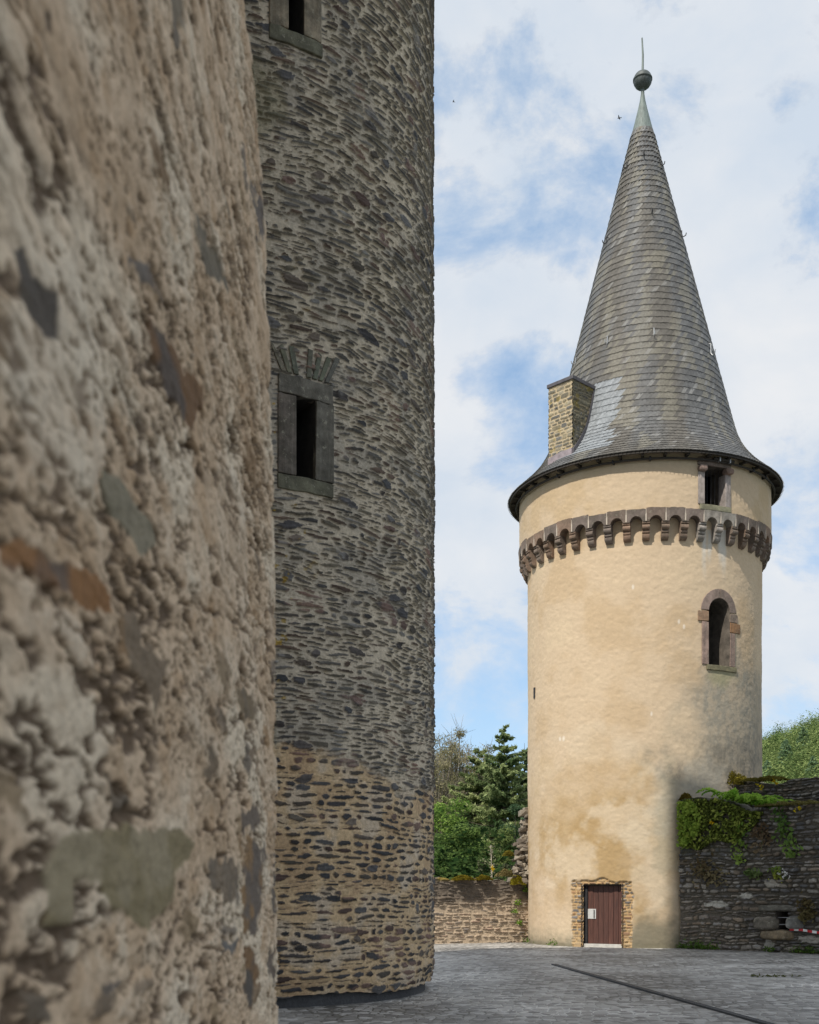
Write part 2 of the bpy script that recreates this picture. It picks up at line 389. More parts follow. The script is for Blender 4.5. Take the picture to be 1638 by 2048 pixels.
rgh = .45 + 1.1 * sst(.40, .62, fbm(U * 1.7, V * 3.4, 405, 3))                # some of the mortar is crusty, some trowelled
wu2 = wu + .018 * (fbm(U * 22, V * 40, 411, 3) - .5); wv2 = wv + .014 * (fbm(U * 22, V * 40, 412, 3) - .5)
h = .016 * (fbm(wu * 3, wv * 9, 41, 4) - .5) + .014 * (fbm(wu2 * 10, wv2 * 34, 42, 5, .62) - .5)
h = h + rgh * (.0075 * (rid(wu2 * 22, wv2 * 72, 403, 4) - .6) + .006 * (fbm(wu2 * 60, wv2 * 150, 404, 3, .75) - .5))
crev = sst(.88, .97, rid(wu2 * 3.6, wv2 * 13, 406, 4)) * sst(.42, .6, fbm(U * 2.5, V * 4, 407, 2)); h = h - .018 * crev
pit = sst(.58, .66, fbm(wu2 * 12, wv2 * 40, 43, 4, .6)) * sst(.35, .55, fbm(U * 2, V * 5, 413, 2)); h = h - .015 * pit
pit2 = sst(.60, .68, fbm(wu2 * 42, wv2 * 105, 44, 3)) * rgh; h = h - .006 * pit2
amp = np.clip(.34 + .26 * (U - .6), .34, 1); h = h * amp
smooth_patch = sst(.56, .68, fbm(U * 2.3, V * 4.0, 45, 3)); h = h * (1 - .55 * smooth_patch) + .006 * smooth_patch
tone = fbm(U * 3, V * 5, 46, 4)
col = np.ones(U.shape + (3,)) * np.array((.60, .475, .35))
col = lerp3(col, (.70, .62, .50), sst(.5, .72, tone) * .8)
col = lerp3(col, (.44, .32, .21), sst(.5, .3, tone) * .6)
col = lerp3(col, (.44, .30, .18), sst(.62, .75, fbm(U * 9, V * 14, 47, 3)) * .5)
col = lerp3(col, (.17, .125, .088), np.maximum(pit * .85, crev * .9)); col = lerp3(col, (.25, .19, .13), pit2 * .75)  # pits and crevices: dirt, plus recess shade put into the colour
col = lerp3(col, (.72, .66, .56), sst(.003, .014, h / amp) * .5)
# hidden stones that only just show through the mortar
mk, ee, rr = masonry(U, V, 48, rows=(.07, .14), lens=(.14, .42), ins=.02, insx=.03, warp=.03, absent=.86, edge=.02)
stc = palette(rr, [(.20, .16, .12), (.25, .19, .12), (.19, .165, .14), (.26, .175, .10)])
col = col * (1 - .85 * mk[..., None]) + stc * .85 * mk[..., None]; h = h * (1 - .6 * mk) + .004 * mk
col = lerp3(col, (.13, .095, .066), sst(-.002, -.013, h / amp) * .9)  # low parts darkened again by height: dirt and painted recess shade
col = col * np.array((1.06, 1.0, .93))
STONES = [  # (outline as photographed, colour, second colour)
 ([(123,1680),(194,1652),(286,1655),(384,1660),(389,1690),(353,1737),(343,1818),(292,1870),(261,1839),(215,1813),(199,1767),(148,1757),(153,1854),(92,1854),(97,1757)], (.235,.21,.14), (.30,.275,.21)),
 ([(288,625),(337,669),(361,723),(405,762),(405,820),(381,859),(352,825),(327,771),(298,703)], (.17,.105,.06), (.10,.085,.08)),
 ([(20,498),(44,493),(63,552),(112,581),(115,674),(83,669),(44,610)], (.095,.088,.085), (.14,.125,.11)),
 ([(249,513),(293,527),(312,586),(273,571)], (.17,.16,.16), (.13,.11,.10)),
 ([(376,400),(405,449),(444,518),(459,586),(415,557),(391,464)], (.19,.175,.145), (.16,.15,.13)),
 ([(498,361),(527,391),(530,464),(518,478),(503,415)], (.12,.11,.11), (.15,.14,.13)),
 ([(0,1087),(51,1077),(102,1112),(189,1153),(225,1205),(225,1240),(143,1199),(66,1158),(0,1118)], (.26,.145,.07), (.14,.115,.105)),
 ([(190,925),(234,957),(307,1046),(312,1092),(276,1118),(240,1056),(200,980)], (.20,.195,.155), (.24,.23,.19)),
 ([(235,1240),(276,1230),(292,1286),(338,1317),(327,1399),(307,1435),(286,1368),(246,1307)], (.24,.165,.10), (.20,.165,.13)),
 ([(205,1542),(240,1578),(271,1619),(225,1621)], (.20,.155,.11), (.16,.14,.12)),
 ([(419,1716),(476,1726),(476,1798),(445,1803),(414,1772)], (.20,.17,.14), (.17,.15,.13)),
 ([(481,1614),(522,1619),(517,1660),(481,1665)], (.13,.11,.10), (.16,.14,.13)),
 ([(481,1675),(527,1685),(522,1798),(512,1875),(481,1864)], (.24,.165,.095), (.14,.125,.12)),
 ([(481,1900),(512,1905),(517,1972),(496,2013),(483,1982)], (.20,.13,.075), (.10,.095,.095)),
 ([(527,1895),(550,1905),(547,1982),(532,1946)], (.12,.11,.105), (.15,.13,.12)),
 ([(435,1885),(476,1870),(476,1905),(450,1905)], (.17,.175,.19), (.14,.14,.15)),
 ([(199,1967),(246,1967),(240,1982),(205,1985)], (.13,.12,.12), (.12,.11,.10)),
 ([(337,-20),(361,-20),(364,88),(352,107)], (.17,.155,.14), (.2,.18,.15)),
 ([(470,1368),(506,1378),(511,1450),(486,1440)], (.16,.14,.12), (.2,.165,.12)),
 ([(540,1700),(553,1705),(555,1840),(542,1830)], (.13,.12,.115), (.16,.14,.12)),
 ([(78,15),(102,29),(98,73),(80,58)], (.13,.10,.075), (.16,.13,.1)),
 ([(400,1490),(430,1500),(436,1560),(410,1550)], (.19,.155,.12), (.16,.14,.12)),
 ([(40,1985),(95,1990),(110,2030),(60,2045)], (.20,.17,.13), (.16,.14,.12)),
]
WARM = np.array((1.12, 1.0, .84))
wx = ipx + 15 * (fbm(U * 14, V * 30, 50, 4) - .5) * 1.6; wy = ipy + 30 * (fbm(U * 14, V * 30, 51, 4) - .5) * 1.6
for si, (poly, ca, cb) in enumerate(STONES):
    P = np.array(poly, float); x0, y0 = P.min(0) - 30; x1, y1 = P.max(0) + 30
    sel = (wx > x0) & (wx < x1) & (wy > y0) & (wy < y1) & (np.arange(len(uu))[None, :] < n1_ + n2_)
    X, Y = wx[sel], wy[sel]
    ins_ = np.zeros(X.shape, bool); dist = np.full(X.shape, 1e9)
    for i in range(len(P)):
        (ax, ay), (bx, by) = P[i], P[(i + 1) % len(P)]
        c_ = ((ay > Y) != (by > Y)) & (X < (bx - ax) * (Y - ay) / (by - ay + 1e-9) + ax); ins_ ^= c_
        t_ = np.clip(((X - ax) * (bx - ax) + (Y - ay) * (by - ay)) / ((bx - ax) ** 2 + (by - ay) ** 2 + 1e-9), 0, 1)
        dist = np.minimum(dist, np.hypot(X - ax - t_ * (bx - ax), Y - ay - t_ * (by - ay)))
    mm = sst(-1, 5, np.where(ins_, dist, -dist))
    tn = fbm(U[sel] * 7, V[sel] * 12, 60 + si, 3)
    cs = lerp3(np.ones(X.shape + (3,)) * np.array(ca) * WARM, np.array(cb) * WARM, sst(.4, .62, tn))
    col[sel] = col[sel] * (1 - mm[:, None]) + cs * mm[:, None]
    h[sel] = h[sel] * (1 - .85 * mm) + mm * (.001 + .006 * (fbm(U[sel] * 10, V[sel] * 40, 70 + si, 3) - .5))
PX = PX + h * nx[None, :]; PY = PY + h * ny[None, :]
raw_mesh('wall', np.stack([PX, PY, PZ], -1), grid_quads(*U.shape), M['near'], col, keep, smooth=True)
KH = 39.0
def prism(poly, z0, z1, mb, col):
    n = len(poly); vs = [(x, y, z0) for x, y in poly] + [(x, y, z1) for x, y in poly]
    mb.add(vs, [tuple(range(n - 1, -1, -1)), tuple(range(n, 2 * n))] + [(i, (i + 1) % n, n + (i + 1) % n, n + i) for i in range(n)], col)
mb = MB(); prism([(-.8, -15), (-.8, 3.3), (-1.75, 3.45), (-2.7, 12.5), (-8.6, 12.5), (-8.6, -15)], -.5, KH, mb, (.40, .32, .24))  # unseen body behind the wall, outline and height set to cast the yard's shade
mb.build('unseen_keep_body', M['near'], keep)
for i in range(8):
    mb = MB(); mb.box(-8.75, -8.1, -15 + i * 3.5, -13.2 + i * 3.5, KH, KH + 1.3, col=(.34, .28, .22))
    mb.build('merlon', M['near'], keep)

# ------------------------------------------------------------------ rubble tower on the left
def tower_cols(fine0, fine1, step, coarse):
    a = np.arange(R(fine0), R(fine1), R(step)); b = np.arange(R(fine1), R(fine0) + 2 * np.pi, R(coarse)); return np.concatenate([a, b])
tow1 = thing('rubble_tower', 'tall shaded round tower of grey slate rubble with narrow slit windows', 'tower', (*T1.c, 0))
R1 = 4.0; H1 = 17.35
bb = tower_cols(-20, 92, .25, 4); z1 = np.arange(.16, H1, .0135)
B, Z = np.meshgrid(bb, z1); U = B * R1
P0x, P0y = T1.dirv(B); P0 = np.stack([T1.c[0] + R1 * P0x, T1.c[1] + R1 * P0y, Z], -1)
ipx, ipy = project(P0)
bound = 3.75 + .25 * (fbm(U * .9, Z * 0 + 3, 11, 3) - .5) - .45 * sst(.2, 1.2, B)
low = sst(.16, -.16, Z - bound - .7 * (fbm(U * 1.6, Z * 2.2, 12, 4) - .5))
mA, eA, rA = masonry(U, Z, 101, rows=(.045, .125), lens=(.14, .70), ins=.0145, insx=.020, warp=.04, taper=(.25, 1.0), absent=.05, edge=.015, tilt=.09, soft=.009)
mB, eB, rB = masonry(U, Z, 202, rows=(.03, .088), lens=(.15, .74), ins=.0085, insx=.018, warp=.05, taper=(.25, 1.0), absent=.03, edge=.012, tilt=.10, soft=.009)
mA2, eA2, rA2 = masonry(U, Z, 303, rows=(.12, .19), lens=(.22, .6), ins=.018, insx=.03, warp=.05, taper=(.35, 1.0), absent=.86, edge=.022, tilt=.12, soft=.010)
palA = [(.082, .078, .08), (.105, .10, .098), (.08, .07, .065), (.13, .105, .085), (.065, .065, .068), (.10, .085, .068), (.12, .08, .066)]
palB = [(.15, .145, .14), (.19, .185, .175), (.13, .12, .11), (.21, .19, .16), (.11, .11, .115), (.17, .155, .125), (.155, .115, .095), (.23, .225, .22)]
cA = palette(rA, palA) * .72; cB = palette(rB, palB) * np.array((.64, .61, .565))
cA2 = palette(rA2, palA); halo = sst(-.03, .0, eA2)
cA = cA * (1 - mA2[..., None]) + cA2 * mA2[..., None]; cB = cB * (1 - mA2[..., None]) + cA2 * 1.1 * mA2[..., None]
mA = np.maximum(mA * (1 - halo), mA2); mB = np.maximum(mB * (1 - halo), mA2)
streak = fbm(U * 6, Z * 55, 13, 3)
cA = cA * (.7 + .6 * streak)[..., None]; cB = cB * (.65 + .7 * streak)[..., None]
mtA = np.ones(U.shape + (3,)) * np.array((.56, .405, .24)); mt_n = fbm(U * 2.2, Z * 2.6, 14, 4)
mtA = lerp3(mtA, (.55, .44, .32), sst(.5, .72, mt_n)); mtA = lerp3(mtA, (.44, .30, .175), sst(.48, .3, mt_n) * .8)
mtB = np.ones(U.shape + (3,)) * np.array((.50, .43, .335)); mtB = lerp3(mtB, (.57, .48, .36), sst(.25, .9, B) * .7)  # mortar painted paler to the right, where more sky light falls
mtB = lerp3(mtB, (.37, .325, .265), sst(.52, .34, mt_n) * .8)
hA = mA * (.004 + .026 * rA[2]) - .014 * sst(-.02, .004, eA) * (1 - mA) + .012 * mA * (streak - .5) + (1 - mA) * .010 * (fbm(U * 9, Z * 14, 15, 3) - .2)
hB = mB * (.014 + .032 * rB[2]) - .012 * sst(-.02, .004, eB) * (1 - mB) + .016 * mB * (streak - .5) + (1 - mB) * .010 * (fbm(U * 9, Z * 14, 16, 3) - .2)
col = lerp3((cB * mB[..., None] + mtB * (1 - mB[..., None])), (0, 0, 0), low) + (cA * mA[..., None] + mtA * (1 - mA[..., None])) * low[..., None]
h = hA * low + hB * (1 - low)
up = 1 - low
moss = sst(.60, .74, fbm(U * 1.2, Z * .7, 17, 4)) * up * sst(.7, .1, B)
col = lerp3(col, (.16, .145, .075), moss * .55)
lich = sst(.76, .80, fbm(U * 6, Z * 9, 18, 3)) * sst(.5, .62, fbm(U * .8, Z * .8, 118, 2)) * up * sst(.55, .2, B); col = lerp3(col, (.42, .27, .03), lich * .85)
pale = sst(.66, .8, fbm(U * 3, Z * 3, 19, 4)) * up; col = lerp3(col, (.36, .35, .33), pale * mB * .45)
pink = sst(.74, .80, fbm(U * 1.3 + 7, Z * 2.2, 20, 2)); col = lerp3(col, (.30, .18, .14), pink * .5 * (mA * low + mB * up))
# window openings
wins = []
for (xa, xb, ya, yb) in ((592, 630, 792, 960), (575, 607, -60, 72)):
    b0, zt = T1.hit(xa, ya, R1); b1, zb = T1.hit(xb, yb, R1)
    wins.append((b0, b1, zb, zt))
keepf = np.ones((len(z1) - 1, len(bb)), bool)
Bc = (B[:-1] + R(.125)); Zc = Z[:-1] + .007
for (b0, b1, zb, zt) in wins:
    keepf &= ~((Bc > b0 - .002) & (Bc < b1 + .002) & (Zc > zb) & (Zc < zt))
    near = (B > b0 - .095) & (B < b1 + .095) & (Z > zb - .25) & (Z < zt + .28)
    h[near] *= .25
# ragged foot and slight entasis
foot = sst(.42, .16, Z) * .05; rad = R1 - .02 * sst(3, 14, Z) + .03 * (fbm(U * .8, Z * .8, 21, 3) - .5)
zsh = Z + .16 * (fbm(U * 2.5, Z * 0, 22, 3) - .5) * sst(.6, .16, Z)
x_, y_ = T1.dirv(B); rr_ = rad + h - foot
raw_mesh('wall', np.stack([T1.c[0] + rr_ * x_, T1.c[1] + rr_ * y_, zsh], -1), grid_quads(len(z1), len(bb), keepf, wrap=True), M['masonry'], col, tow1, smooth=True)
mb = MB(); mb.lathe([(3.72, .4), (3.83, .26), (3.86, .24), (3.86, -.1)], 96, T1.c, (.075, .075, .078)); mb.build('plinth', M['masonry'], tow1)
mb = MB(); mb.lathe([(3.98, H1 - .02), (.01, H1 + .25)], 64, T1.c, (.2, .19, .18)); mb.build('roof', M['masonry'], tow1)
def cblock(mb, T, r0, r1, b0, b1, z0, z1, col, nseg=4, rng=None, jit=0.0, nz=1):
    """curved block on a round wall"""
    vs = []; fs = []
    n = nseg + 1
    j = (lambda: rng.uniform(-jit, jit)) if jit else (lambda: 0)
    for r in (r0, r1):
        for zi in (z0, z1):
            for i in range(n):
                b = b0 + (b1 - b0) * i / nseg
                vs.append(T.pt(r + (j() if r == r1 else 0), b + j() / r, zi + j()))
    a = lambda ri, zi, i: (ri * 2 + zi) * n + i
    for i in range(nseg):
        fs += [(a(1, 0, i), a(1, 0, i + 1), a(1, 1, i + 1), a(1, 1, i)), (a(0, 0, i + 1), a(0, 0, i), a(0, 1, i), a(0, 1, i + 1)),
               (a(1, 1, i), a(1, 1, i + 1), a(0, 1, i + 1), a(0, 1, i)), (a(1, 0, i + 1), a(1, 0, i), a(0, 0, i), a(0, 0, i + 1))]
    fs += [(a(1, 0, 0), a(1, 1, 0), a(0, 1, 0), a(0, 0, 0)), (a(1, 1, nseg), a(1, 0, nseg), a(0, 0, nseg), a(0, 1, nseg))]
    mb.add(vs, fs, col)
def tunnel(T, r0, r1, b0, b1, zb, zt, name, mat, parent, col=(.12, .105, .09)):
    """the reveal of an opening: four sides going into the wall"""
    bm_, ri = (b0 + b1) / 2, r1
    def q(b, r, z): return T.pt(r, b, z)
    k = .92
    bi0, bi1 = bm_ + (b0 - bm_) * r0 / r1 * k, bm_ + (b1 - bm_) * r0 / r1 * k
    o = [q(b0, r0, zb), q(b1, r0, zb), q(b1, r0, zt), q(b0, r0, zt)]; i = [q(bi0, r1, zb), q(bi1, r1, zb), q(bi1, r1, zt), q(bi0, r1, zt)]
    m_ = MB(); m_.add(o + i, [(0, 1, 5, 4), (1, 2, 6, 5), (2, 3, 7, 6), (3, 0, 4, 7)], col); return m_.build(name, mat, parent)
rng = random.Random(3)
for wi, (b0, b1, zb, zt) in enumerate(wins):
    w = tunnel(T1, R1 + .01, R1 - 1.3, b0, b1, zb, zt, 'window', M['revealshade'], tow1, (.1, .09, .08))
    g = (.15, .138, .115) if wi == 0 else (.26, .215, .155)
    jw = .070
    for (lo_, hi_, z0_, z1_, nm, c_) in ((b0 - jw, b1 + .074, zt, zt + .27, 'lintel', g), (b0 - jw, b0, zb, zt, 'jamb', tuple(.8 * q for q in (.19, .16, .135)) if wi == 0 else g),
                                 (b1, b1 + .074, zb, zt, 'jamb', g), (b0 - jw, b1 + .076, zb - .21, zb, 'sill', (.155, .15, .105))):
        m_ = MB(); cblock(m_, T1, R1 - .12, R1 + .03, lo_, hi_, z0_, z1_ - .006, c_, 6, rng, .011); m_.build(nm, M['greystone'], w, bevel=.012)
    if wi == 0:
        m_ = MB()
        for k in range(8):
            if k in (3,): continue
            bc = (b0 + b1) / 2 + (k - 3.5) * .0245; tl = (k - 3.5) * .055
            p = [];
            for rz in (0, 1):
                for (db, rr0) in ((-.0095, R1 - .02), (.0095, R1 - .02), (.0095, R1 + .018), (-.0095, R1 + .018)):
                    zz_ = zt + .31 + rz * rng.uniform(.34, .44); p.append(T1.pt(rr0, bc + db + rz * tl / R1 + rng.uniform(-.002, .002), zz_))
            m_.hexa(p, (.13 + .06 * rng.random(), .125 + .05 * rng.random(), .12))
        m_.build('relieving_arch', M['greystone'], tow1, bevel=.01)

# ------------------------------------------------------------------ plastered tower
tow2 = thing('plastered_tower', 'round tan plastered tower with slate cone roof, sandstone corbel ring and wooden door', 'tower', (*T2.c, 0))
Zc0 = EYE                                   # heights below were measured from eye level
ZB_BOT, ZB_SPR, ZB_ARCH, ZB_TOP = Zc0 + 10.88, Zc0 + 11.40, Zc0 + 11.58, Zc0 + 11.80
Z_EAVE = Zc0 + 13.42
bb = tower_cols(-100, 100, .36, 4); z2 = np.arange(-.08, ZB_ARCH + .1, .025)
B, Z = np.meshgrid(bb, z2); U = B * R2
x_, y_ = T2.dirv(B); P0 = np.stack([T2.c[0] + R2 * x_, T2.c[1] + R2 * y_, Z], -1)
ipx, ipy = project(P0); ipx = np.where(np.cos(B) < -.1, -999, ipx)
PLAST = np.array((.545, .428, .298))
h = .016 * (fbm(U * 5, Z * 7, 31, 4) - .5) + .010 * (fbm(U * 11 + Z * 5, Z * 12, 32, 3, .65) - .5) + .04 * (fbm(U * .5, Z * .5, 33, 3) - .5)
tone = fbm(U * .8, Z * .7, 34, 5)
col = np.ones(U.shape + (3,)) * PLAST
col = lerp3(col, (.57, .455, .315), sst(.5, .75, tone) * .7); col = lerp3(col, (.47, .345, .21), sst(.48, .25, tone) * .6)
def blob(cx, cy, rx, ry, soft=.5, n=.5, sc=1.2, seed=0):
    d = np.hypot((ipx - cx) / rx, (ipy - cy) / ry) + n * (fbm(U * sc, Z * sc, 300 + seed, 4) - .5) * 2
    return sst(1 + soft / 2, 1 - soft / 2, d)
sp = fbm(U * 14, Z * 14, 35, 3)
col = lerp3(col, (.37, .25, .115), blob(1212, 1680, 125, 130, 1.5, .75, 1.1, 1) * .9)          # ochre damp above the door
col = lerp3(col, (.60, .50, .37), blob(1245, 1645, 60, 36, 1.0, 1.1, 2.6, 2) * .55)
col = lerp3(col, (.60, .50, .37), blob(1130, 1720, 50, 44, 1.0, 1.1, 2.6, 3) * .6)
col = lerp3(col, (.60, .51, .38), blob(1305, 1700, 50, 110, 1.0, 1.1, 2.2, 4) * .5)
col = lerp3(col, (.60, .52, .40), blob(1180, 1500, 60, 40, .9, .9, 1.6, 5) * .25)
sp = fbm(U * 6, Z * 4, 35, 6, .72); sp2 = sst(.36, .66, sp)
gst = blob(1458, 1450, 78, 135, 1.2, .6, 1.3, 6)                                          # grey run under the window
col = lerp3(col, (.27, .25, .205), gst * (.62 + .36 * sp2))
gst = blob(1452, 1545, 110, 66, 1.3, .8, 1.5, 7); col = lerp3(col, (.20, .18, .145), gst * (.55 + .45 * sp2))
col = lerp3(col, (.30, .29, .16), blob(1445, 1348, 26, 26, .9, .4, 3, 8) * .6)
col = lerp3(col, (.40, .37, .31), blob(1385, 1610, 70, 70, 1.2, 1.0, 2, 9) * .6)
col = lerp3(col, (.33, .30, .22), blob(1335, 1660, 22, 130, 1.2, .9, 2.4, 12) * .5)
for sx, ln in ((1409, 95), (1419, 60), (1441, 70), (1447, 95)):
    m_ = sst(7, 1, np.abs(ipx - sx - 5 * (fbm(Z * 1.5, Z * 0 + sx, 36, 3) - .5))) * sst(1078 + ln, 1085, ipy) * (ipy > 1060)
    col = lerp3(col, (.55, .54, .50), m_ * .8 * (.5 + sp))
for (sx, sy) in ((1358, 1243), (1368, 1253), (1266, 1174), (1127, 1477), (1303, 1428), (1120, 1478)):
    col = lerp3(col, (.75, .70, .62), blob(sx, sy, 2.2, 4.5, .8, .3, 6, int(sx)) * .6)
ft = sst(.85, .1, Z + .5 * (fbm(U * 1.1, Z * 1.5, 37, 4) - .5)); col = lerp3(col, (.30, .26, .185), ft * (.6 + .4 * sst(.35, .65, sp)))
col = lerp3(col, (.17, .155, .11), blob(1310, 1882, 62, 46, 1.2, .8, 2.2, 10) * .8)
col = lerp3(col, (.16, .145, .10), sst(.18, .02, Z + .12 * (sp - .5)) * .8)
ft2 = sst(.3, .05, Z + .3 * (fbm(U * 2, Z * 2, 38, 3) - .5)); h = h - .03 * ft2 + .02 * ft2 * sp
# exposed stones round the door
DB0, _ = T2.hit(1165, 1830, R2); DB1, _ = T2.hit(1243, 1830, R2); DZ1 = T2.hit(1200, 1768, R2)[1]
nzv = .11 * (fbm(U * 3.2, Z * 3.2, 39, 4) - .5) * 2
dl = R2 * (DB0 - B); dr = R2 * (B - DB1); dt = Z - DZ1
wl_, wr_ = .40 + nzv, .36 + nzv
dt_top = .10 + .10 * np.exp(-((B - (DB0 + DB1) / 2 - .01) / .05) ** 2) + .6 * nzv
e_ = np.minimum.reduce([wl_ - dl, wr_ - dr, dt_top - dt])
ex = sst(-.01, .015, e_)
mD, eD, rD = masonry(U, Z, 404, rows=(.05, .13), lens=(.12, .36), ins=.010, insx=.01, warp=.02, taper=(0, .4), edge=.012)
cD = palette(rD, [(.34, .20, .105), (.24, .185, .13), (.19, .175, .16), (.36, .26, .155), (.27, .16, .10), (.155, .145, .14)])
cD = cD * mD[..., None] + np.array((.44, .30, .15)) * (1 - mD[..., None])
cD = lerp3(cD, (.46, .33, .18), sst(.55, .05, Z) * .8)
col = col * (1 - ex[..., None]) + cD * ex[..., None]
h = h * (1 - ex) + ex * (-.055 + .05 * mD * (.3 + .7 * rD[2]))
keepf = np.ones((len(z2) - 1, len(bb)), bool); Bc = B[:-1] + R(.18); Zc = Z[:-1] + .012
jag = .018 * (vnoise(Z[:-1] * 14, Z[:-1] * 0, 40) - .5)
keepf &= ~((Bc > DB0 + jag / R2 * 1.5) & (Bc < DB1 - jag / R2 * 1.5) & (Zc < DZ1 + .0 + jag))
# arched window opening
WB0, _ = T2.hit(1417, 1265, R2); WB1, _ = T2.hit(1459, 1265, R2); WZ0 = T2.hit(1440, 1331, R2)[1]; WZ1 = T2.hit(1440, 1197, R2)[1]
WBM = (WB0 + WB1) / 2; WHW = R2 * (WB1 - WB0) / 2; WZS = WZ1 - WHW
def in_arch(b, z, gro=0.0):
    s = R2 * (b - WBM); return (np.abs(s) < WHW + gro) & (z > WZ0 - gro) & ((z < WZS) | (s ** 2 + (z - WZS) ** 2 < (WHW + gro) ** 2))
keepf &= ~in_arch(Bc, Zc, .05)
rr_ = R2 + h
raw_mesh('wall', np.stack([T2.c[0] + rr_ * x_, T2.c[1] + rr_ * y_, Z], -1), grid_quads(len(z2), len(bb), keepf, wrap=True), M['plaster'], col, tow2, smooth=True)
# upper storey above the corbels
z3 = np.arange(ZB_TOP - .12, Z_EAVE + .25, .025); B, Z = np.meshgrid(bb, z3); U = B * RD
x_, y_ = T2.dirv(B); h = .016 * (fbm(U * 5, Z * 7, 81, 4) - .5) + .010 * (fbm(U * 11 + Z * 5, Z * 12, 82, 3, .65) - .5) + .03 * (fbm(U * .5, Z * .5, 83, 3) - .5)
tone = fbm(U * .8, Z * .7, 84, 5); col = np.ones(U.shape + (3,)) * PLAST * .96
col = lerp3(col, (.55, .44, .30), sst(.5, .75, tone) * .6); col = lerp3(col, (.46, .34, .20), sst(.48, .25, tone) * .6)
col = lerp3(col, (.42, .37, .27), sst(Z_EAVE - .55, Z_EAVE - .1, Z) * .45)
UB0, _ = T2.hit(1409, 970, RD); UB1, _ = T2.hit(1450, 970, RD); UZ1 = T2.hit(1430, 934, RD)[1]; UZ0 = T2.hit(1430, 1011, RD)[1]
Bc = B[:-1] + R(.18); Zc = Z[:-1] + .012
keepf = ~((Bc > UB0) & (Bc < UB1) & (Zc > UZ0) & (Zc < UZ1))
rr_ = RD + h
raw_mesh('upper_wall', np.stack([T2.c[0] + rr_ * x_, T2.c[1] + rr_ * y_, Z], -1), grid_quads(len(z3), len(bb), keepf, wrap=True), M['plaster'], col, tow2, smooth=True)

# corbels and the arched blocks they carry
NC = 44; PITCH = 2 * math.pi / NC; B_OFF = R(1.4)
rng = random.Random(7)
SAND = [(.215, .155, .118), (.185, .142, .118), (.24, .16, .115), (.18, .146, .128), (.205, .158, .13), (.25, .175, .132)]
prof = [(0.0, 0.0), (.07, .0)]
for k in range(7): a = math.pi / 2 * k / 6; prof.append((.07 + .12 * math.sin(a), .02 + .15 * (1 - math.cos(a))))
prof += [(.165, .185)]
for k in range(6): a = -math.pi / 2 + math.pi * k / 5; prof.append((.185 + .035 * math.cos(a), .235 + .042 * math.sin(a)))
prof += [(.19, .29)]
for k in range(7): a = -math.pi / 2 + math.pi * k / 6; prof.append((.24 + .065 * math.cos(a), .375 + .075 * math.sin(a)))
prof += [(.27, .46), (.30, .47), (.30, .53), (0, .53)]
CW = .112
for i in range(NC):
    b = B_OFF + i * PITCH
    if b > math.pi: b -= 2 * math.pi
    grey = R(22) < b < R(36)
    c_ = rng.choice(SAND); f_ = rng.uniform(.82, 1.15); c_ = tuple(q * f_ for q in c_)
    if grey: c_ = (.33, .30, .275)
    m_ = MB(); n = len(prof)
    wob = [rng.uniform(-.006, .006) for _ in prof]; shave = rng.uniform(.9, 1.04)
    vs = []
    for sgn in (-1, 1):
        for (o_, zq), wv in zip(prof, wob):
            vs.append(T2.pt(R2 - .04 + (o_ * shave + .03 if o_ else 0) + wv * .5, b + sgn * (CW + wv) / (R2 + .15), ZB_BOT + zq))
    fs = [(k, k + n, (k + 1) % n + n, (k + 1) % n) for k in range(n)] + [tuple(range(n)), tuple(range(2 * n - 1, n - 1, -1))]
    m_.add(vs, fs, c_); o = m_.build('corbel', M['sandstone'], tow2)
    if grey: o['label'] = 'pale grey limestone corbel'
    # arched block from this corbel's middle to the next one's
    c_ = rng.choice(SAND); f_ = rng.uniform(.85, 1.2); c_ = tuple(q * f_ for q in c_)
    if grey or R(18) < b < R(22): c_ = (.36, .33, .295)
    ns = 20; top0 = ZB_TOP + rng.uniform(-.035, .045); half = PITCH / 2 - .006 / R2 - .001
    vs = []; hw = PITCH * 4.1 / 2 - CW
    for k in range(ns + 1):
        s = -1 + 2 * k / ns; bk = b + PITCH / 2 + s * half; d = abs(s) * half * 4.1
        zb_ = ZB_SPR if d > hw else ZB_SPR + math.sqrt(max(0, hw * hw - d * d)) * ((ZB_ARCH - ZB_SPR) / hw)
        tz = top0 + .02 * (vnoise(np.array([i * 7 + k * .35]), np.array([0.]), 90)[0] - .5)
        for (r_, z_) in ((R2 + .30, zb_), (R2 + .30 + .03, tz), (R2 - .02, zb_ - .0), (R2 - .02, tz)):
            vs.append(T2.pt(r_, bk, z_))
    fs = []
    for k in range(ns):
        a, c2 = k * 4, (k + 1) * 4
        fs += [(a, c2, c2 + 1, a + 1), (a + 2, c2 + 2, c2, a), (a + 1, c2 + 1, c2 + 3, a + 3)]
    fs += [(0, 1, 3, 2), (ns * 4 + 1, ns * 4, ns * 4 + 2, ns * 4 + 3)]
    m_ = MB(); m_.add(vs, fs, c_); ab = m_.build('arch_block', M['sandstone'], tow2)
    if grey: ab['label'] = 'pale grey limestone arch block'
    m_ = MB(); cblock(m_, T2, R2 + .05, R2 + .318, b - .0045, b + .0045, ZB_SPR + .01, ZB_TOP - .02, (.50, .44, .37), 1); m_.build('mortar_joint', M['plaster'], ab)
# roof profile: (radius, height)
RP = [(.385, Zc0 + 25.9), (2.40, Zc0 + 18.0), (2.98, Zc0 + 15.72), (3.12, Zc0 + 15.2), (3.34, Zc0 + 14.72), (3.68, Zc0 + 14.25), (4.08, Zc0 + 13.84), (RE + .02, Zc0 + 13.44)]
rp = np.array(RP); seg = np.hypot(*np.diff(rp, axis=0).T); cum = np.concatenate([[0], np.cumsum(seg)]); LT = cum[-1]
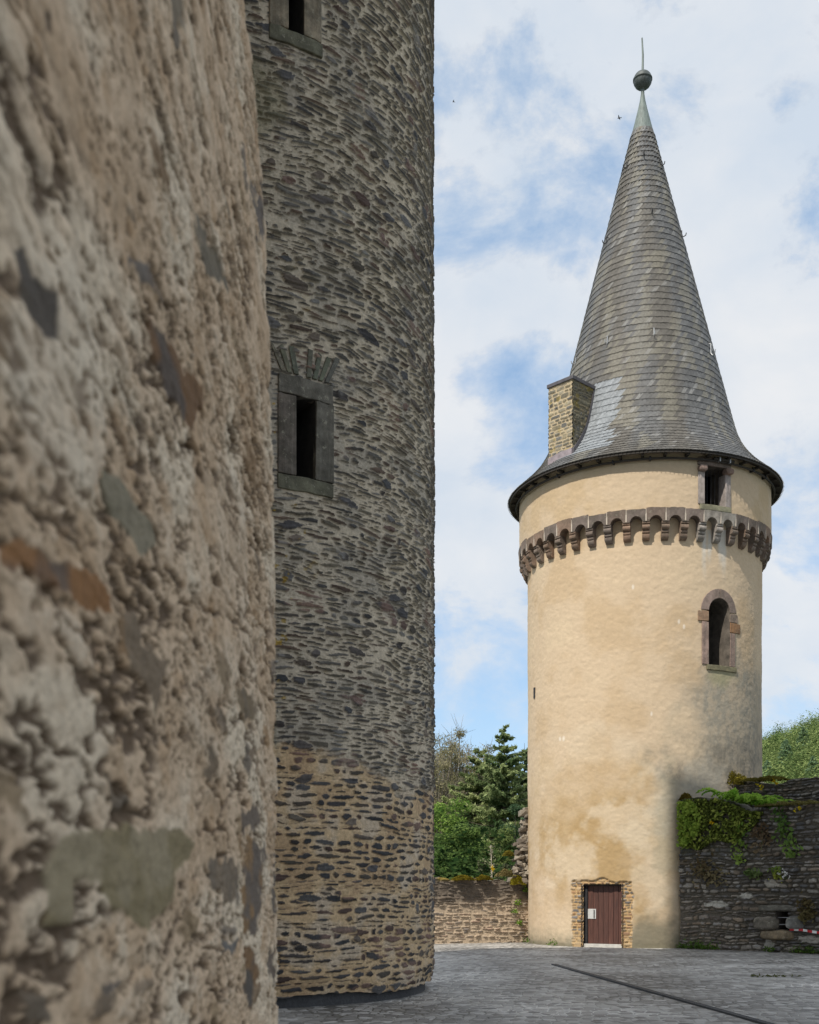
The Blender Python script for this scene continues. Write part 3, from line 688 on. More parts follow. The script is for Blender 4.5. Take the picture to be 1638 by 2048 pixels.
# smooth the kinks
ss = np.linspace(0, LT, 600); rs = np.interp(ss, cum, rp[:, 0]); zs_ = np.interp(ss, cum, rp[:, 1])
ker = np.hanning(61); ker /= ker.sum()
def smo(a):
    e = np.concatenate([a[0] + (np.arange(-30, 0)) * (a[1] - a[0]), a, a[-1] + np.arange(1, 31) * (a[-1] - a[-2])]); return np.convolve(e, ker, 'valid')
rs, zs_ = smo(rs), smo(zs_)
def rz(s): return float(np.interp(s, ss, rs)), float(np.interp(s, ss, zs_))
m_ = MB(); m_.lathe([rz(q) for q in np.linspace(0, LT - .02, 60)] + [(RE - .06, Z_EAVE - .03), (RD - .1, Z_EAVE + .12)], 128, T2.c, (.05, .05, .05)); roof = m_.build('roof', M['dark'], tow2)
m_ = MB(); rng = random.Random(11)
CH_B = R(-39)                                   # where the chimney stands
s = LT - .005; ci = 0
rngn = np.random.RandomState(5)
while s > .12:
    ex_ = .235 if s > 2.2 else .20
    if s > LT - 1.9: ex_ = .17
    r_, z_ = rz(s); n = max(14, int(2 * math.pi * r_ / .125)); ph = rng.random() * 6.28
    rt_, zt_ = rz(max(0, s - ex_ * 1.12)); tx, tz = r_ - rt_, z_ - zt_; L_ = math.hypot(tx, tz); nxr, nzr = -tz / L_, tx / L_
    for k in range(n):
        b0 = ph + 2 * math.pi * k / n; db = 2 * math.pi / n * .985; bm_ = b0 + db / 2
        bw = (bm_ + math.pi) % (2 * math.pi) - math.pi
        lift = .013 + rng.uniform(0, .008); jz = rng.uniform(-.010, .008) if s < LT - .1 else 0
        v = rng.uniform(.8, 1.18)
        uq, vq = bw * 3.2, z_
        st = float(fbm(np.array([uq * 1.0]), np.array([vq * .28]), 91, 4)[0]); st2 = float(fbm(np.array([uq * 2.2 + 5]), np.array([vq * .9]), 92, 3)[0])
        c_ = np.array((.108, .111, .114)) * v
        br = max(0, min(1, (st - .43) * 5)); c_ = c_ * (1 - br * .55) + np.array((.10, .086, .064)) * v * br * .55
        if st2 > .60: c_ = c_ * .5 + np.array((.20, .188, .15)) * .5
        if rng.random() < .05: c_ = c_ * .5 + np.array((.25, .25, .245)) * .5
        dch = (bw - CH_B) * r_
        rag = .25 * math.sin(z_ * 9.1) + .15 * math.sin(z_ * 23)
        if z_ < Zc0 + 16.5 and -.2 < dch < 1.25 + rag * .5 + max(0, (Zc0 + 14.6 - z_)) * .7 and z_ > Zc0 + 13.8: c_ = np.array((.23, .25, .27)) * rng.uniform(.8, 1.15)
        w = db
        # outline in (fraction of width, distance up the slope): round lower corner
        out = [(0, -jz + .05), (.10, -jz + .012), (.28, -jz), (1.0, -jz), (1.0, -ex_ * 1.12), (0, -ex_ * 1.12)]
        vs = []
        for lay in (lift, -.004):
            for (fa, ds) in out:
                f_ = -ds / (ex_ * 1.12)          # 0 at the lower edge, 1 at the head
                rr0, zz0 = r_ - tx / L_ * (-ds), z_ - tz / L_ * (-ds)
                of = (lay * (1 - f_) + (.002 if lay > 0 else -.006) * f_)
                vs.append(T2.pt(rr0 + nxr * of, b0 + fa * w + f_ * ex_ * .75 / max(r_, .6), zz0 + nzr * of))
        m_.add(vs, [(0, 1, 2, 3, 4, 5), (6, 7, 1, 0), (7, 8, 2, 1), (8, 9, 3, 2), (9, 10, 4, 3), (11, 6, 0, 5)], tuple(c_))
    s -= ex_; ci += 1
m_.build('slates', M['slate'], roof)
# eave: fascia, rafter feet, soffit pipe
for k in range(40):
    b = 2 * math.pi * k / 40; m_ = MB()
    cblock(m_, T2, RD - .05, RE - .08, b - .010, b + .010, Z_EAVE - .08, Z_EAVE - .012, (.03, .025, .02), 1)
    m_.build('rafter_foot', M['dark'], roof)
m_ = MB(); m_.lathe([(RE - .06, Z_EAVE - .05), (RE - .01, Z_EAVE - .05), (RE - .01, Z_EAVE - .012), (RE - .06, Z_EAVE - .012)], 128, T2.c, close=True); m_.build('fascia', M['dark'], roof)
m_ = MB(); m_.tube([T2.pt(RD + .10, 2 * math.pi * k / 96, Z_EAVE - .15) for k in range(97)], .035, 6); pipe = m_.build('eave_pipe', M['dark'], tow2)
for bd in (-38, -12, 3, 52, 63):
    m_ = MB(); cblock(m_, T2, RD - .01, RD + .15, R(bd) - .006, R(bd) + .006, Z_EAVE - .20, Z_EAVE - .09, None, 1)
    m_.build('pipe_bracket', M['iron'], pipe)
m_ = MB(); m_.tube([T2.pt(RD + .15, R(29.5 + k), Z_EAVE - .10) for k in range(11)], .045, 8); sl = m_.build('pipe_sleeve', M['dark'], tow2)
for bd in (32, 37):
    m_ = MB(); cblock(m_, T2, RD + .09, RD + .21, R(bd) - .004, R(bd) + .004, Z_EAVE - .18, Z_EAVE - .04, None, 1)
    m_.build('clip', M['steel'], sl)
# finial
cz = lambda py, dd=None: Zc0 + (HY - py) / F * T2.c[1]
m_ = MB()
capp = [(.40, cz(274)), (.385, cz(271)), (.27, cz(245)), (.155, cz(218)), (.095, cz(202)), (.06, cz(188)), (.055, cz(178))]
m_.lathe(capp, 24, T2.c); fin = m_.build('spire_cap', M['copper'], tow2, smooth=True)
m_ = MB(); rb_ = .305; cb = cz(161)
pr = [(.05, cb - rb_ * 1.08)] + [(rb_ * math.cos(a), cb + rb_ * math.sin(a)) for a in np.linspace(-1.35, -.02, 10)] + [(rb_ * 1.07, cb), (rb_ * 1.07, cb + .05), (rb_ * 1.0, cb + .055)] + [(rb_ * math.cos(a), cb + .04 + rb_ * .86 * math.sin(a)) for a in np.linspace(.1, 1.38, 9)] + [(.035, cb + .33)]
n = 48; vs = []; fs = []
for i, (r_, z_) in enumerate(pr):
    for k in range(n):
        rr0 = r_ * (1 + (.03 * math.cos(16 * 2 * math.pi * k / n) if 1 <= i <= 9 else 0))
        vs.append((T2.c[0] + rr0 * math.cos(2 * math.pi * k / n), T2.c[1] + rr0 * math.sin(2 * math.pi * k / n), z_))
for i in range(len(pr) - 1):
    for k in range(n): fs.append((i * n + k, i * n + (k + 1) % n, (i + 1) * n + (k + 1) % n, (i + 1) * n + k))
m_.add(vs, fs); m_.build('finial_ball', M['copperdark'], tow2, smooth=True)
m_ = MB(); m_.tube([(*T2.c, cb + .28), (T2.c[0] + .01, T2.c[1], cz(110)), (T2.c[0] - .02, T2.c[1], cz(76))], [.04, .034, .024], 8); m_.build('finial_rod', M['copper'], tow2)
# roof hooks
def roof_s(z): return float(np.interp(-z, -zs_, ss))
for (px, py, sc) in ((1216, 682, 1), (1307, 668, 1), (1421, 700, 1.4), (1246, 328, .8), (1329, 322, .8), (1206, 480, .8), (1369, 466, .8), (1146, 722, .8), (1288, 303, .7), (1304, 420, .7)):
    r_ = float(np.interp(-(Zc0 + (HY - py) / F * 37.3), -zs_, rs)); off = az(px) - T2.t; q = T2.d * math.sin(off) / r_
    b = math.asin(max(-.998, min(.998, q))) - off; z_ = Zc0 + (HY - py) / F * T2.pt(r_, b, 0)[1]
    r_ = float(np.interp(-z_, -zs_, rs)); m_ = MB()
    m_.tube([T2.pt(r_ - .02, b, z_ + .16 * sc), T2.pt(r_ + .05, b, z_ + .14 * sc), T2.pt(r_ + .05, b, z_ - .08 * sc), T2.pt(r_ + .11, b, z_ - .14 * sc), T2.pt(r_ + .19, b, z_ - .11 * sc), T2.pt(r_ + .21, b, z_ - .02 * sc)], .016, 6)
    m_.build('roof_hook', M['steel'] if py > 600 else M['iron'], tow2)

# chimney
YC = 36.4; XC = (1145 - CX) / F * YC; ZT = Zc0 + (HY - 752) / F * YC
e1 = (math.cos(R(134)), math.sin(R(134))); e2 = (math.cos(R(44)), math.sin(R(44)))
def chp(a, b, z, o1=0, o2=0): return (XC + e1[0] * a + e2[0] * b, YC + e1[1] * a + e2[1] * b, z)
CWD, CDP = .96, 1.06
Vs, Qs, Cs = [], [], []; base = 0
for side, (n1v, ln) in enumerate((((-e2[0], -e2[1]), CWD), ((-e1[0], -e1[1]), CDP), ((e1[0], e1[1]), CDP), ((e2[0], e2[1]), CWD))):
    uu = np.linspace(0, ln, 50); vv = np.arange(Zc0 + 13.2, ZT - .08, .022); U, V = np.meshgrid(uu, vv)
    mk, ee, rr = masonry(U, V, 500 + side, rows=(.06, .17), lens=(.14, .5), ins=.012, insx=.012, warp=.02, taper=(0, .5))
    st = fbm(U * 5, V * 40, 510, 3)
    cc = palette(rr, [(.20, .18, .135), (.13, .128, .12), (.25, .215, .145), (.16, .15, .12), (.28, .25, .185)] if side == 0 else [(.12, .11, .08), (.09, .088, .08), (.15, .125, .08)]) * (.6 + .8 * st)[..., None]  # other faces: darker mossy stone and mortar, their shade painted in too
    cc = cc * mk[..., None] + np.array((.42, .345, .23) if side == 0 else (.20, .175, .12)) * (1 - mk[..., None])
    li = sst(.64, .72, fbm(U * 4, V * 4, 520 + side, 3)); cc = lerp3(cc, (.30, .22, .04), li * .5)
    hh = mk * (.012 + .022 * rr[2])
    if side == 0: X, Y = XC + e1[0] * U, YC + e1[1] * U
    elif side == 1: X, Y = XC + e2[0] * U, YC + e2[1] * U
    elif side == 2: X, Y = XC + e1[0] * CWD + e2[0] * U, YC + e1[1] * CWD + e2[1] * U
    else: X, Y = XC + e2[0] * CDP + e1[0] * U, YC + e2[1] * CDP + e1[1] * U
    Vs.append(np.stack([X + n1v[0] * hh, Y + n1v[1] * hh, V], -1).reshape(-1, 3)); Qs.append(grid_quads(*U.shape) + base); Cs.append(cc.reshape(-1, 3)); base += U.size
chim = raw_mesh('chimney', np.concatenate(Vs), np.concatenate(Qs), M['masonry'], np.concatenate(Cs), tow2)
m_ = MB(); p = [chp(-.05, -.05, 0), chp(-.05, CDP + .3, 0), chp(CWD + .05, CDP + .3, 0), chp(CWD + .05, -.05, 0)]
m_.hexa([(x, y, ZT - .10) for x, y, _ in p] + [(x, y, ZT + .02) for x, y, _ in p]); m_.build('chimney_cap', M['lead'], chim, bevel=.015)
def roof_at(x, y):
    r_ = math.hypot(x - T2.c[0], y - T2.c[1]); return float(np.interp(r_, rs, zs_))
m_ = MB(); pts = []
for k in range(15):
    b_ = CDP * k / 14; x, y, _ = chp(0, b_, 0); zr = roof_at(x, y); wd = .05 + .18 * k / 14
    pts.append((b_, zr, wd))
for k in range(14):
    (b0, za, wa), (b1, zb_, wb) = pts[k], pts[k + 1]; w = .16
    if za > ZT - .1: break
    m_.hexa([chp(-.05, b0, za - .05), chp(-.05, b1, zb_ - .05), chp(.02, b1, zb_ - .05), chp(.02, b0, za - .05),
             chp(-.05, b0, min(ZT - .1, za + .17 + .5 * k / 14 * .3)), chp(-.05, b1, min(ZT - .1, zb_ + .17 + .5 * (k + 1) / 14 * .3)), chp(.02, b1, min(ZT - .1, zb_ + .2)), chp(.02, b0, min(ZT - .1, za + .2))])
m_.build('side_flashing', M['lead'], chim)
m_ = MB()
for k in range(8):
    a0, a1 = CWD * k / 8, CWD * (k + 1) / 8
    za = roof_at(*chp(a0, 0, 0)[:2]); zb_ = roof_at(*chp(a1, 0, 0)[:2])
    m_.hexa([chp(a0, -.05, za - .06), chp(a1, -.05, zb_ - .06), chp(a1, .02, zb_ - .06), chp(a0, .02, za - .06), chp(a0, -.05, za + .17), chp(a1, -.05, zb_ + .17), chp(a1, .02, zb_ + .17), chp(a0, .02, za + .17)])
m_.build('apron_flashing', M['leadpale'], chim)

# square upper window
w = tunnel(T2, RD + .01, RD - .75, UB0, UB1, UZ0, UZ1, 'window', M['inside'], tow2, None)
w['label'] = 'square window with corbelled lintel under the eave'
rng = random.Random(21); GS = (.25, .205, .185)
for (nm, b0, b1, z0, z1, ro, c_) in (('lintel', UB0 - .055, UB1 + .05, UZ1, UZ1 + .26, .05, (.19, .145, .125)), ('jamb', UB0 - .052, UB0, UZ0, UZ1 - .18, .03, (.33, .29, .27)), ('jamb', UB1, UB1 + .052, UZ0, UZ1 - .18, .03, (.33, .29, .275)),
                                    ('bracket', UB0 - .056, UB0 + .012, UZ1 - .19, UZ1 - .005, .17, (.25, .18, .155)), ('bracket', UB1 - .012, UB1 + .058, UZ1 - .19, UZ1 - .005, .17, (.25, .17, .14)),
                                    ('sill', UB0 - .04, UB1 + .05, UZ0 - .17, UZ0 - .005, .05, (.26, .25, .17))):
    q = MB(); cblock(q, T2, RD - .3 if nm == 'jamb' else RD - .1, RD + ro, b0, b1, z0, z1, c_, 3, rng, .008); q.build(nm, M['sandstone'], w, bevel=.06 if nm == 'bracket' else .015)
q = MB()
for k in range(5):
    b = UB0 + (UB1 - UB0) * (k + .5) / 5; q.tube([T2.pt(RD - .22, b, UZ0), T2.pt(RD - .22, b, UZ1)], .008, 5)
q.build('iron_grille', M['iron'], w)

# arched window
q = MB(); vs = []; fs = []; outl = [(-WHW, WZ0), (-WHW, WZS)] + [(-WHW * math.cos(math.pi * k / 16), WZS + WHW * math.sin(math.pi * k / 16)) for k in range(1, 16)] + [(WHW, WZS), (WHW, WZ0)]
for (r_, k_) in ((R2 + .02, 1), (R2 - .18, .9), (R2 - .9, .95)):
    for (s_, z_) in outl: vs.append(T2.pt(r_, WBM + s_ * k_ / R2, WZS + (z_ - WZS) * (k_ if z_ > WZS else 1)))
n = len(outl)
for l in range(2):
    for k in range(n): fs.append((l * n + k, l * n + (k + 1) % n, (l + 1) * n + (k + 1) % n, (l + 1) * n + k))
q.add(vs, fs, (.16, .135, .115)); aw = q.build('window', M['inside'], tow2); aw['label'] = 'round-arched window framed in sandstone'
def arch_stone(a0, a1, w0, w1, c_, nm='voussoir'):
    q = MB(); vs = []; n = 7
    for k in range(n):
        a = a0 + (a1 - a0) * k / (n - 1)
        for (rd_, ro) in ((WHW, .035), (WHW + w0 + (w1 - w0) * k / (n - 1), .03), (WHW, -.16), (WHW + w0, -.06)):
            vs.append(T2.pt(R2 + ro, WBM - rd_ * math.cos(a) / R2, WZS + rd_ * math.sin(a)))
    fs = []
    for k in range(n - 1):
        a, c2 = k * 4, k * 4 + 4; fs += [(a, c2, c2 + 1, a + 1), (a + 2, c2 + 2, c2, a), (a + 1, c2 + 1, c2 + 3, a + 3)]
    fs += [(0, 1, 3, 2), ((n - 1) * 4 + 1, (n - 1) * 4, (n - 1) * 4 + 2, (n - 1) * 4 + 3)]
    q.add(vs, fs, c_); q.build(nm, M['sandstone'], aw, bevel=.012)
arch_stone(.03, math.pi / 2 - .02, .27, .30, (.25, .19, .165)); arch_stone(math.pi / 2 + .02, math.pi - .03, .30, .28, (.235, .18, .155))
ew = WHW / R2
for (nm, b0, b1, z0, z1, ro, c_) in (('impost', -ew - .095, -ew, -.33, -.015, .035, (.27, .175, .115)), ('jamb', -ew - .062, -ew, None, -.35, .03, (.30, .215, .185)),
                                    ('impost', ew, ew + .09, -.28, -.015, .035, (.25, .19, .155)), ('impost', ew, ew + .125, -.60, -.295, .035, (.28, .155, .08)), ('jamb', ew, ew + .055, None, -.62, .04, (.27, .195, .165)),
                                    ('sill', -ew - .02, ew + .075, None, None, .05, (.22, .20, .12))):
    z0 = (WZ0 if nm != 'sill' else WZ0 - .17) if z0 is None else WZS + z0; z1 = WZ0 - .005 if z1 is None else WZS + z1
    q = MB(); cblock(q, T2, R2 - .18, R2 + ro, WBM + b0, WBM + b1, z0, z1, c_, 3, rng, .008); q.build(nm, M['sandstone'], aw, bevel=.014)

# door, its recess and threshold
DBM = (DB0 + DB1) / 2
def dl_(x, y, z):            # door frame: x along the wall to the right, y outwards from the tower axis
    dx, dy = T2.dirv(DBM); return (T2.c[0] + dx * y - dy * x, T2.c[1] + dy * y + dx * x, z)
hwd = R2 * math.sin((DB1 - DB0) / 2); yo = R2 * math.cos((DB1 - DB0) / 2); yd = R2 - .27
# make sure +x runs to the right in the picture
if project(np.array(dl_(.5, yd, 1)))[0] < project(np.array(dl_(-.5, yd, 1)))[0]:
    _d = dl_
    def dl_(x, y, z): return _d(-x, y, z)
q = MB(); n = 12; rngd = random.Random(4)
def revpt(side, k, y): return dl_(side * (hwd + (0.012 * math.sin(k * 2.7) if y > yd + .1 else .02)), y, DZ1 * k / n)
Vd, Cd = [], []
zq = np.linspace(-.05, DZ1 + .02, 100); yq = np.linspace(yd - .05, yo + .05, 14); YQ, ZQ = np.meshgrid(yq, zq)
for sd in (-1, 1):
    mk, ee, rr = masonry(YQ * 1.0 + 5, ZQ, 600 + sd, rows=(.05, .12), lens=(.15, .4), ins=.01, warp=.015, taper=(0, .4))
    cc = palette(rr, [(.24, .185, .13), (.19, .175, .16), (.16, .14, .12)]) * mk[..., None] + np.array((.36, .27, .16)) * (1 - mk[..., None])
    hh = .025 * mk - .02
    dx, dy = None, None
    Pq = np.array([[dl_(sd * (hwd + .02 - hh[i, j]), YQ[i, j], ZQ[i, j]) for j in range(14)] for i in range(100)])
    Vd.append(Pq.reshape(-1, 3)); Cd.append(cc.reshape(-1, 3))
for vd_, cd_ in zip(Vd, Cd): raw_mesh('door_jamb', vd_, grid_quads(100, 14), M['masonry'], cd_, tow2)
q = MB(); q.box(-hwd - .05, hwd + .05, yd - .02, yo - .075, DZ1 - .03, DZ1 + .12, dl_, (.10, .075, .055), .012, rngd); q.build('door_lintel', M['greystone'], tow2)
def wood_mat():
    m, t, b = new_mat('red_brown_planks'); tcn = t.nodes.new('ShaderNodeTexCoord')
    a = t.nodes.new('ShaderNodeAttribute'); a.attribute_name = 'Col'
    n = noise_node(t, tcn.outputs['Object'], 5, 6, .65, (9, 9, .35)); mr = t.nodes.new('ShaderNodeMapRange'); mr.inputs[1].default_value = .3; mr.inputs[2].default_value = .7; mr.inputs[3].default_value = .4; mr.inputs[4].default_value = 1.6
    t.links.new(n.outputs[0], mr.inputs[0]); mu = t.nodes.new('ShaderNodeVectorMath'); mu.operation = 'SCALE'
    t.links.new(a.outputs['Color'], mu.inputs[0]); t.links.new(mr.outputs[0], mu.inputs['Scale']); t.links.new(mu.outputs[0], b.inputs['Base Color']); b.inputs['Roughness'].default_value = .6
    return m
dx0, dx1 = -hwd + .10, hwd - .005
q = MB(); npk = 7
for k in range(npk):
    a, b_ = dx0 + (dx1 - dx0) * k / npk, dx0 + (dx1 - dx0) * (k + 1) / npk; f_ = rngd.uniform(.8, 1.2)
    q.box(a + .004, b_ - .004, yd - .035 + rngd.uniform(0, .004), yd, .10, DZ1 - .05, dl_, (.075 * f_, .029 * f_, .020 * f_))
door = q.build('door', wood_mat(), tow2, bevel=.004)
q = MB(); q.box(dx0, dx1, yd - .06, yd - .04, .08, DZ1 - .04, dl_); q.build('door_back', M['dark'], door)
q = MB(); q.box(-hwd - .01, dx0 - .002, yd - .04, yd + .05, 0, DZ1 - .03, dl_); q.box(dx0 - .002, hwd + .01, yd - .04, yd + .03, DZ1 - .05, DZ1 - .03, dl_); q.build('door_frame', M['iron'], door)
q = MB(); q.box(dx0 + .0, dx0 + .27, yd + .001, yd + .016, .88, 1.19, dl_, (1, 1, 1)); lp = q.build('lock_plate', plain_mat('brushed_alloy', (.62, .62, .60), .45, .08, 12, .3), door, bevel=.004)
q = MB(); q.box(dx0 + .205, dx0 + .225, yd + .016, yd + .05, .90, 1.17, dl_); q.build('handle', M['iron'], door)
q = MB(); q.box(-hwd, hwd, yd - .06, yd + .10, -.02, .095, dl_, (.5, .5, .49)); q.build('threshold', plain_mat('pale_concrete', (.45, .44, .41), .85, .15), tow2, bevel=.008)
# wall tie on the left flank
b_, z_ = T2.hit(1070, 1386, R2); q = MB(); cblock(q, T2, R2 - .02, R2 + .04, b_ - .012, b_ + .012, z_ - .18, z_ + .18, (.20, .11, .05), 1); q.build('wall_tie', M['iron'], tow2)

# ------------------------------------------------------------------ flat stone walls
class Plane:
    """vertical wall face through A along dirn (degrees from +x); u runs along it, + n towards the camera"""
    def __init__(s, ax, ay, bx, by):
        L = math.hypot(bx - ax, by - ay); s.a = (ax, ay); s.d = ((bx - ax) / L, (by - ay) / L); s.L = L
        s.n = (s.d[1], -s.d[0])
        if s.n[0] * (0 - ax) + s.n[1] * (0 - ay) < 0: s.n = (-s.n[0], -s.n[1])
    def pt(s, u, z, o=0): return np.stack([s.a[0] + s.d[0] * u + s.n[0] * o, s.a[1] + s.d[1] * u + s.n[1] * o, z + 0 * u], -1)
    def hit(s, px, py, o=0):
        k = (px - CX) / F; ax, ay = s.a[0] + s.n[0] * o, s.a[1] + s.n[1] * o
        u = (k * ay - ax) / (s.d[0] - k * s.d[1]); y = ay + s.d[1] * u
        return u, Zc0 + (HY - py) / F * y
PR = Plane(8.32, 35.2, 11.35, 31.75)
PB = Plane(9.35, 36.9, 12.55, 32.9)         # the wall behind, above the ledge
PL = Plane(-2.0, 37.7, 4.3, 39.75)

def stone_wall(name, PLN, u0, u1, top_pts, parent, seed, pal, mort, rows, lens, du=.022, dz=.02, thick=.6, prot=.08, ins=.011, holes=(), tint=None, extra=None, absent=0.0):
    uu = np.arange(u0, u1, du); nz = 230
    tp = np.interp(uu, [a for a, _ in top_pts], [b for _, b in top_pts]) + .10 * (fbm(uu * 3, uu * 0, seed + 9, 3) - .5) * 2
    zz = np.arange(0, tp.max() + .2, dz); U, Z0 = np.meshgrid(uu, zz); Z = np.minimum(Z0, tp[None, :]) - .05
    mk, ee, rr = masonry(U, Z, seed, rows=rows, lens=lens, ins=ins, insx=ins, warp=.05, taper=(.05, .85), edge=.016, soft=.018, tilt=.12, absent=absent)
    st = fbm(U * 5, Z * 45, seed + 3, 3)
    cc = palette(rr, pal) * (.6 + .8 * st)[..., None]
    cc = cc * mk[..., None] + np.array(mort) * (1 - mk[..., None])
    hh = mk * prot * (.25 + .75 * rr[2]) + .02 * mk * (st - .5) + .06 * (fbm(U * 1.2, Z * 1.2, seed + 4, 3) - .5)
    if tint is not None: cc = tint(U, Z, cc, mk)
    if extra is not None: hh, cc = extra(U, Z, hh, cc)
    keepf = np.ones((len(zz) - 1, len(uu) - 1), bool)
    for (ha, hb, za, zb_) in holes: keepf &= ~((U[:-1, :-1] > ha) & (U[:-1, :-1] < hb) & (Z[:-1, :-1] > za) & (Z[:-1, :-1] < zb_))
    Pf = np.stack([PLN.a[0] + PLN.d[0] * U + PLN.n[0] * hh, PLN.a[1] + PLN.d[1] * U + PLN.n[1] * hh, Z], -1)
    keepf &= (Z0[:-1, :-1] <= tp[None, :-1] + dz)
    # top and back closing strips
    nt_ = 14; tt = np.linspace(0, thick, nt_); TT, UU = np.meshgrid(tt, uu, indexing='ij')
    tz = tp[None, :] - .05 + .10 * (fbm(UU * 2.5, TT * 3, seed + 6, 3) - .5) * np.minimum(1, TT * 6) ; hf = hh[-1, :] * 1.0
    oo = -TT; oo[0] = hf
    Pt = np.stack([PLN.a[0] + PLN.d[0] * UU + PLN.n[0] * oo, PLN.a[1] + PLN.d[1] * UU + PLN.n[1] * oo, tz], -1)
    ct = np.ones(UU.shape + (3,)) * np.array((.12, .115, .09)); 
    Pb = np.stack([Pt[-1], Pt[-1] * [1, 1, 0] + [0, 0, -.1]], 0)
    V_ = np.concatenate([Pf.reshape(-1, 3), Pt.reshape(-1, 3), Pb.reshape(-1, 3)]); n0, n1 = U.size, UU.size
    Q_ = np.concatenate([grid_quads(*U.shape, keepf), grid_quads(*UU.shape) + n0, grid_quads(2, len(uu)) + n0 + n1])
    Ca = np.concatenate([cc.reshape(-1, 3), ct.reshape(-1, 3), np.ones((2 * len(uu), 3)) * .12])
    return raw_mesh(name, V_, Q_, M['masonry'], Ca, parent), (uu, tp)

# dark rampart on the right
ramp = thing('rampart_wall', 'dark two-tiered slate rubble wall in shade beside the plastered tower, overgrown at the top', 'wall', (8.45, 35.78, 0))
hu0, hz1 = PR.hit(1554, 1820); hu1, hz0 = PR.hit(1578, 1860)
def tintR(U, Z, cc, mk):
    br = sst(2.0, .8, Z + .6 * (fbm(U * .9, Z * .9, 61, 3) - .5)) * sst(3.2, 1.2, U)
    cc = cc * (1 + .35 * br[..., None]) ; cc = lerp3(cc, (.20, .135, .08), br * .35 * mk)
    gr = sst(2.4, 3.6, Z) * sst(3.4, .5, U) ; cc = lerp3(cc, (.055, .065, .03), gr * .6 * sst(.35, .55, fbm(U * 4, Z * 4, 62, 3)))
    wh = sst(.70, .76, fbm(U * 5, Z * 9, 63, 3)); cc = lerp3(cc, (.32, .32, .31), wh * mk * .6)
    return cc
def patchR(U, Z, hh, cc):
    for (xa, xb, ya, yb, c_) in ((1415, 1456, 1803, 1814, (.42, .40, .35)), (1478, 1508, 1786, 1797, (.42, .40, .35)), (1528, 1558, 1760, 1774, (.36, .33, .28)), (1524, 1546, 1876, 1902, (.34, .32, .28)), (1590, 1640, 1874, 1884, (.34, .31, .27))):
        ua, za = PR.hit(xa, yb); ub, zb_ = PR.hit(xb, ya); cu, cz_, ru, rz_ = (ua + ub) / 2, (za + zb_) / 2, abs(ub - ua) / 2, (zb_ - za) / 2
        d = np.hypot((U - cu) / ru, (Z - cz_) / rz_) + .8 * (fbm(U * 7, Z * 9, int(xa), 3) - .5) * 2
        m_ = sst(1.05, .8, d); cc = lerp3(cc, c_, m_); hh = hh * (1 - .6 * m_) + .02 * m_
    return hh, cc
topR = [(PR.hit(a, b)[0], PR.hit(a, b)[1]) for a, b in ((1362, 1597), (1400, 1594), (1440, 1594), (1470, 1612), (1500, 1618), (1540, 1612), (1590, 1607), (1640, 1602))]
topR += [(9, topR[-1][1])]
palR = [(.165, .152, .138), (.12, .113, .11), (.21, .185, .155), (.18, .145, .11), (.10, .098, .098), (.25, .23, .20)]
stone_wall('front_tier', PR, -.04, 7.0, topR, ramp, 701, palR, (.085, .074, .058), (.04, .15), (.13, .56), holes=[(hu0, hu1, hz0, hz1)], tint=tintR, extra=patchR, thick=1.0)
topB = [(PB.hit(a, b)[0], PB.hit(a, b)[1]) for a, b in ((1430, 1560), (1470, 1558), (1520, 1560), (1545, 1563), (1600, 1556), (1640, 1551))]
topB += [(9, topB[-1][1])]
stone_wall('back_tier', PB, -.4, 7.5, topB, ramp, 802, palR, (.08, .07, .055), (.05, .12), (.14, .5), tint=lambda U, Z, cc, mk: lerp3(cc, (.32, .32, .31), sst(.68, .75, fbm(U * 5, Z * 9, 64, 3)) * mk * .7), thick=.7)
# opening with lintel, boulders and bars
def wblock(name, pts4, o0, o1, col, parent, seed, jit=.03, sub=2):
    """a rough stone: photographed outline given as (px0, px1, py0, py1) on the wall, standing out from o0 to o1"""
    xa, xb, ya, yb = pts4; ua, zb_ = PR.hit(xa, yb); ub, zt_ = PR.hit(xb, ya)
    nu, nv = 12, 8; s1_ = np.linspace(-1, 1, nu); s2_ = np.linspace(-1, 1, nv); S, T_ = np.meshgrid(s1_, s2_)
    q_ = (np.abs(S) ** 4 + np.abs(T_) ** 4) ** .25; k_ = np.where(q_ > 0, np.maximum(np.abs(S), np.abs(T_)) / np.maximum(q_, 1e-6), 1)
    Uq = (ua + ub) / 2 + S * k_ * (ub - ua) / 2; Zq = (zt_ + zb_) / 2 + T_ * k_ * (zt_ - zb_) / 2
    edge_ = np.clip(1.0 - np.maximum(np.abs(S), np.abs(T_)), 0, 1); oq = o0 + (o1 - o0) * np.minimum(1, edge_ * 5) ** .5 + jit * (fbm(Uq * 6, Zq * 6, seed, 3) - .5) * 1.5
    Uq = Uq + jit * (vnoise(Uq * 5, Zq * 5, seed + 1) - .5); Zq = Zq + jit * (vnoise(Uq * 5, Zq * 5, seed + 2) - .5)
    P = np.stack([PR.a[0] + PR.d[0] * Uq + PR.n[0] * oq, PR.a[1] + PR.d[1] * Uq + PR.n[1] * oq, Zq], -1)
    c_ = np.ones(S.shape + (3,)) * np.array(col); c_ = c_ * (.7 + .6 * fbm(Uq * 5, Zq * 8, seed + 3, 3))[..., None]
    return raw_mesh(name, P, grid_quads(nv, nu), M['greystone'], c_, parent, smooth=True)
q = MB(); P8 = []
for o in (.05, -.6):
    for (u_, z_) in ((hu0, hz0), (hu1, hz0), (hu1, hz1), (hu0, hz1)): P8.append(tuple(PR.pt(np.array(u_), np.array(z_), o)))
q.add(P8, [(0, 1, 5, 4), (1, 2, 6, 5), (2, 3, 7, 6), (3, 0, 4, 7), (4, 5, 6, 7)], (.05, .045, .04)); opn = q.build('opening', M['inside'], ramp)
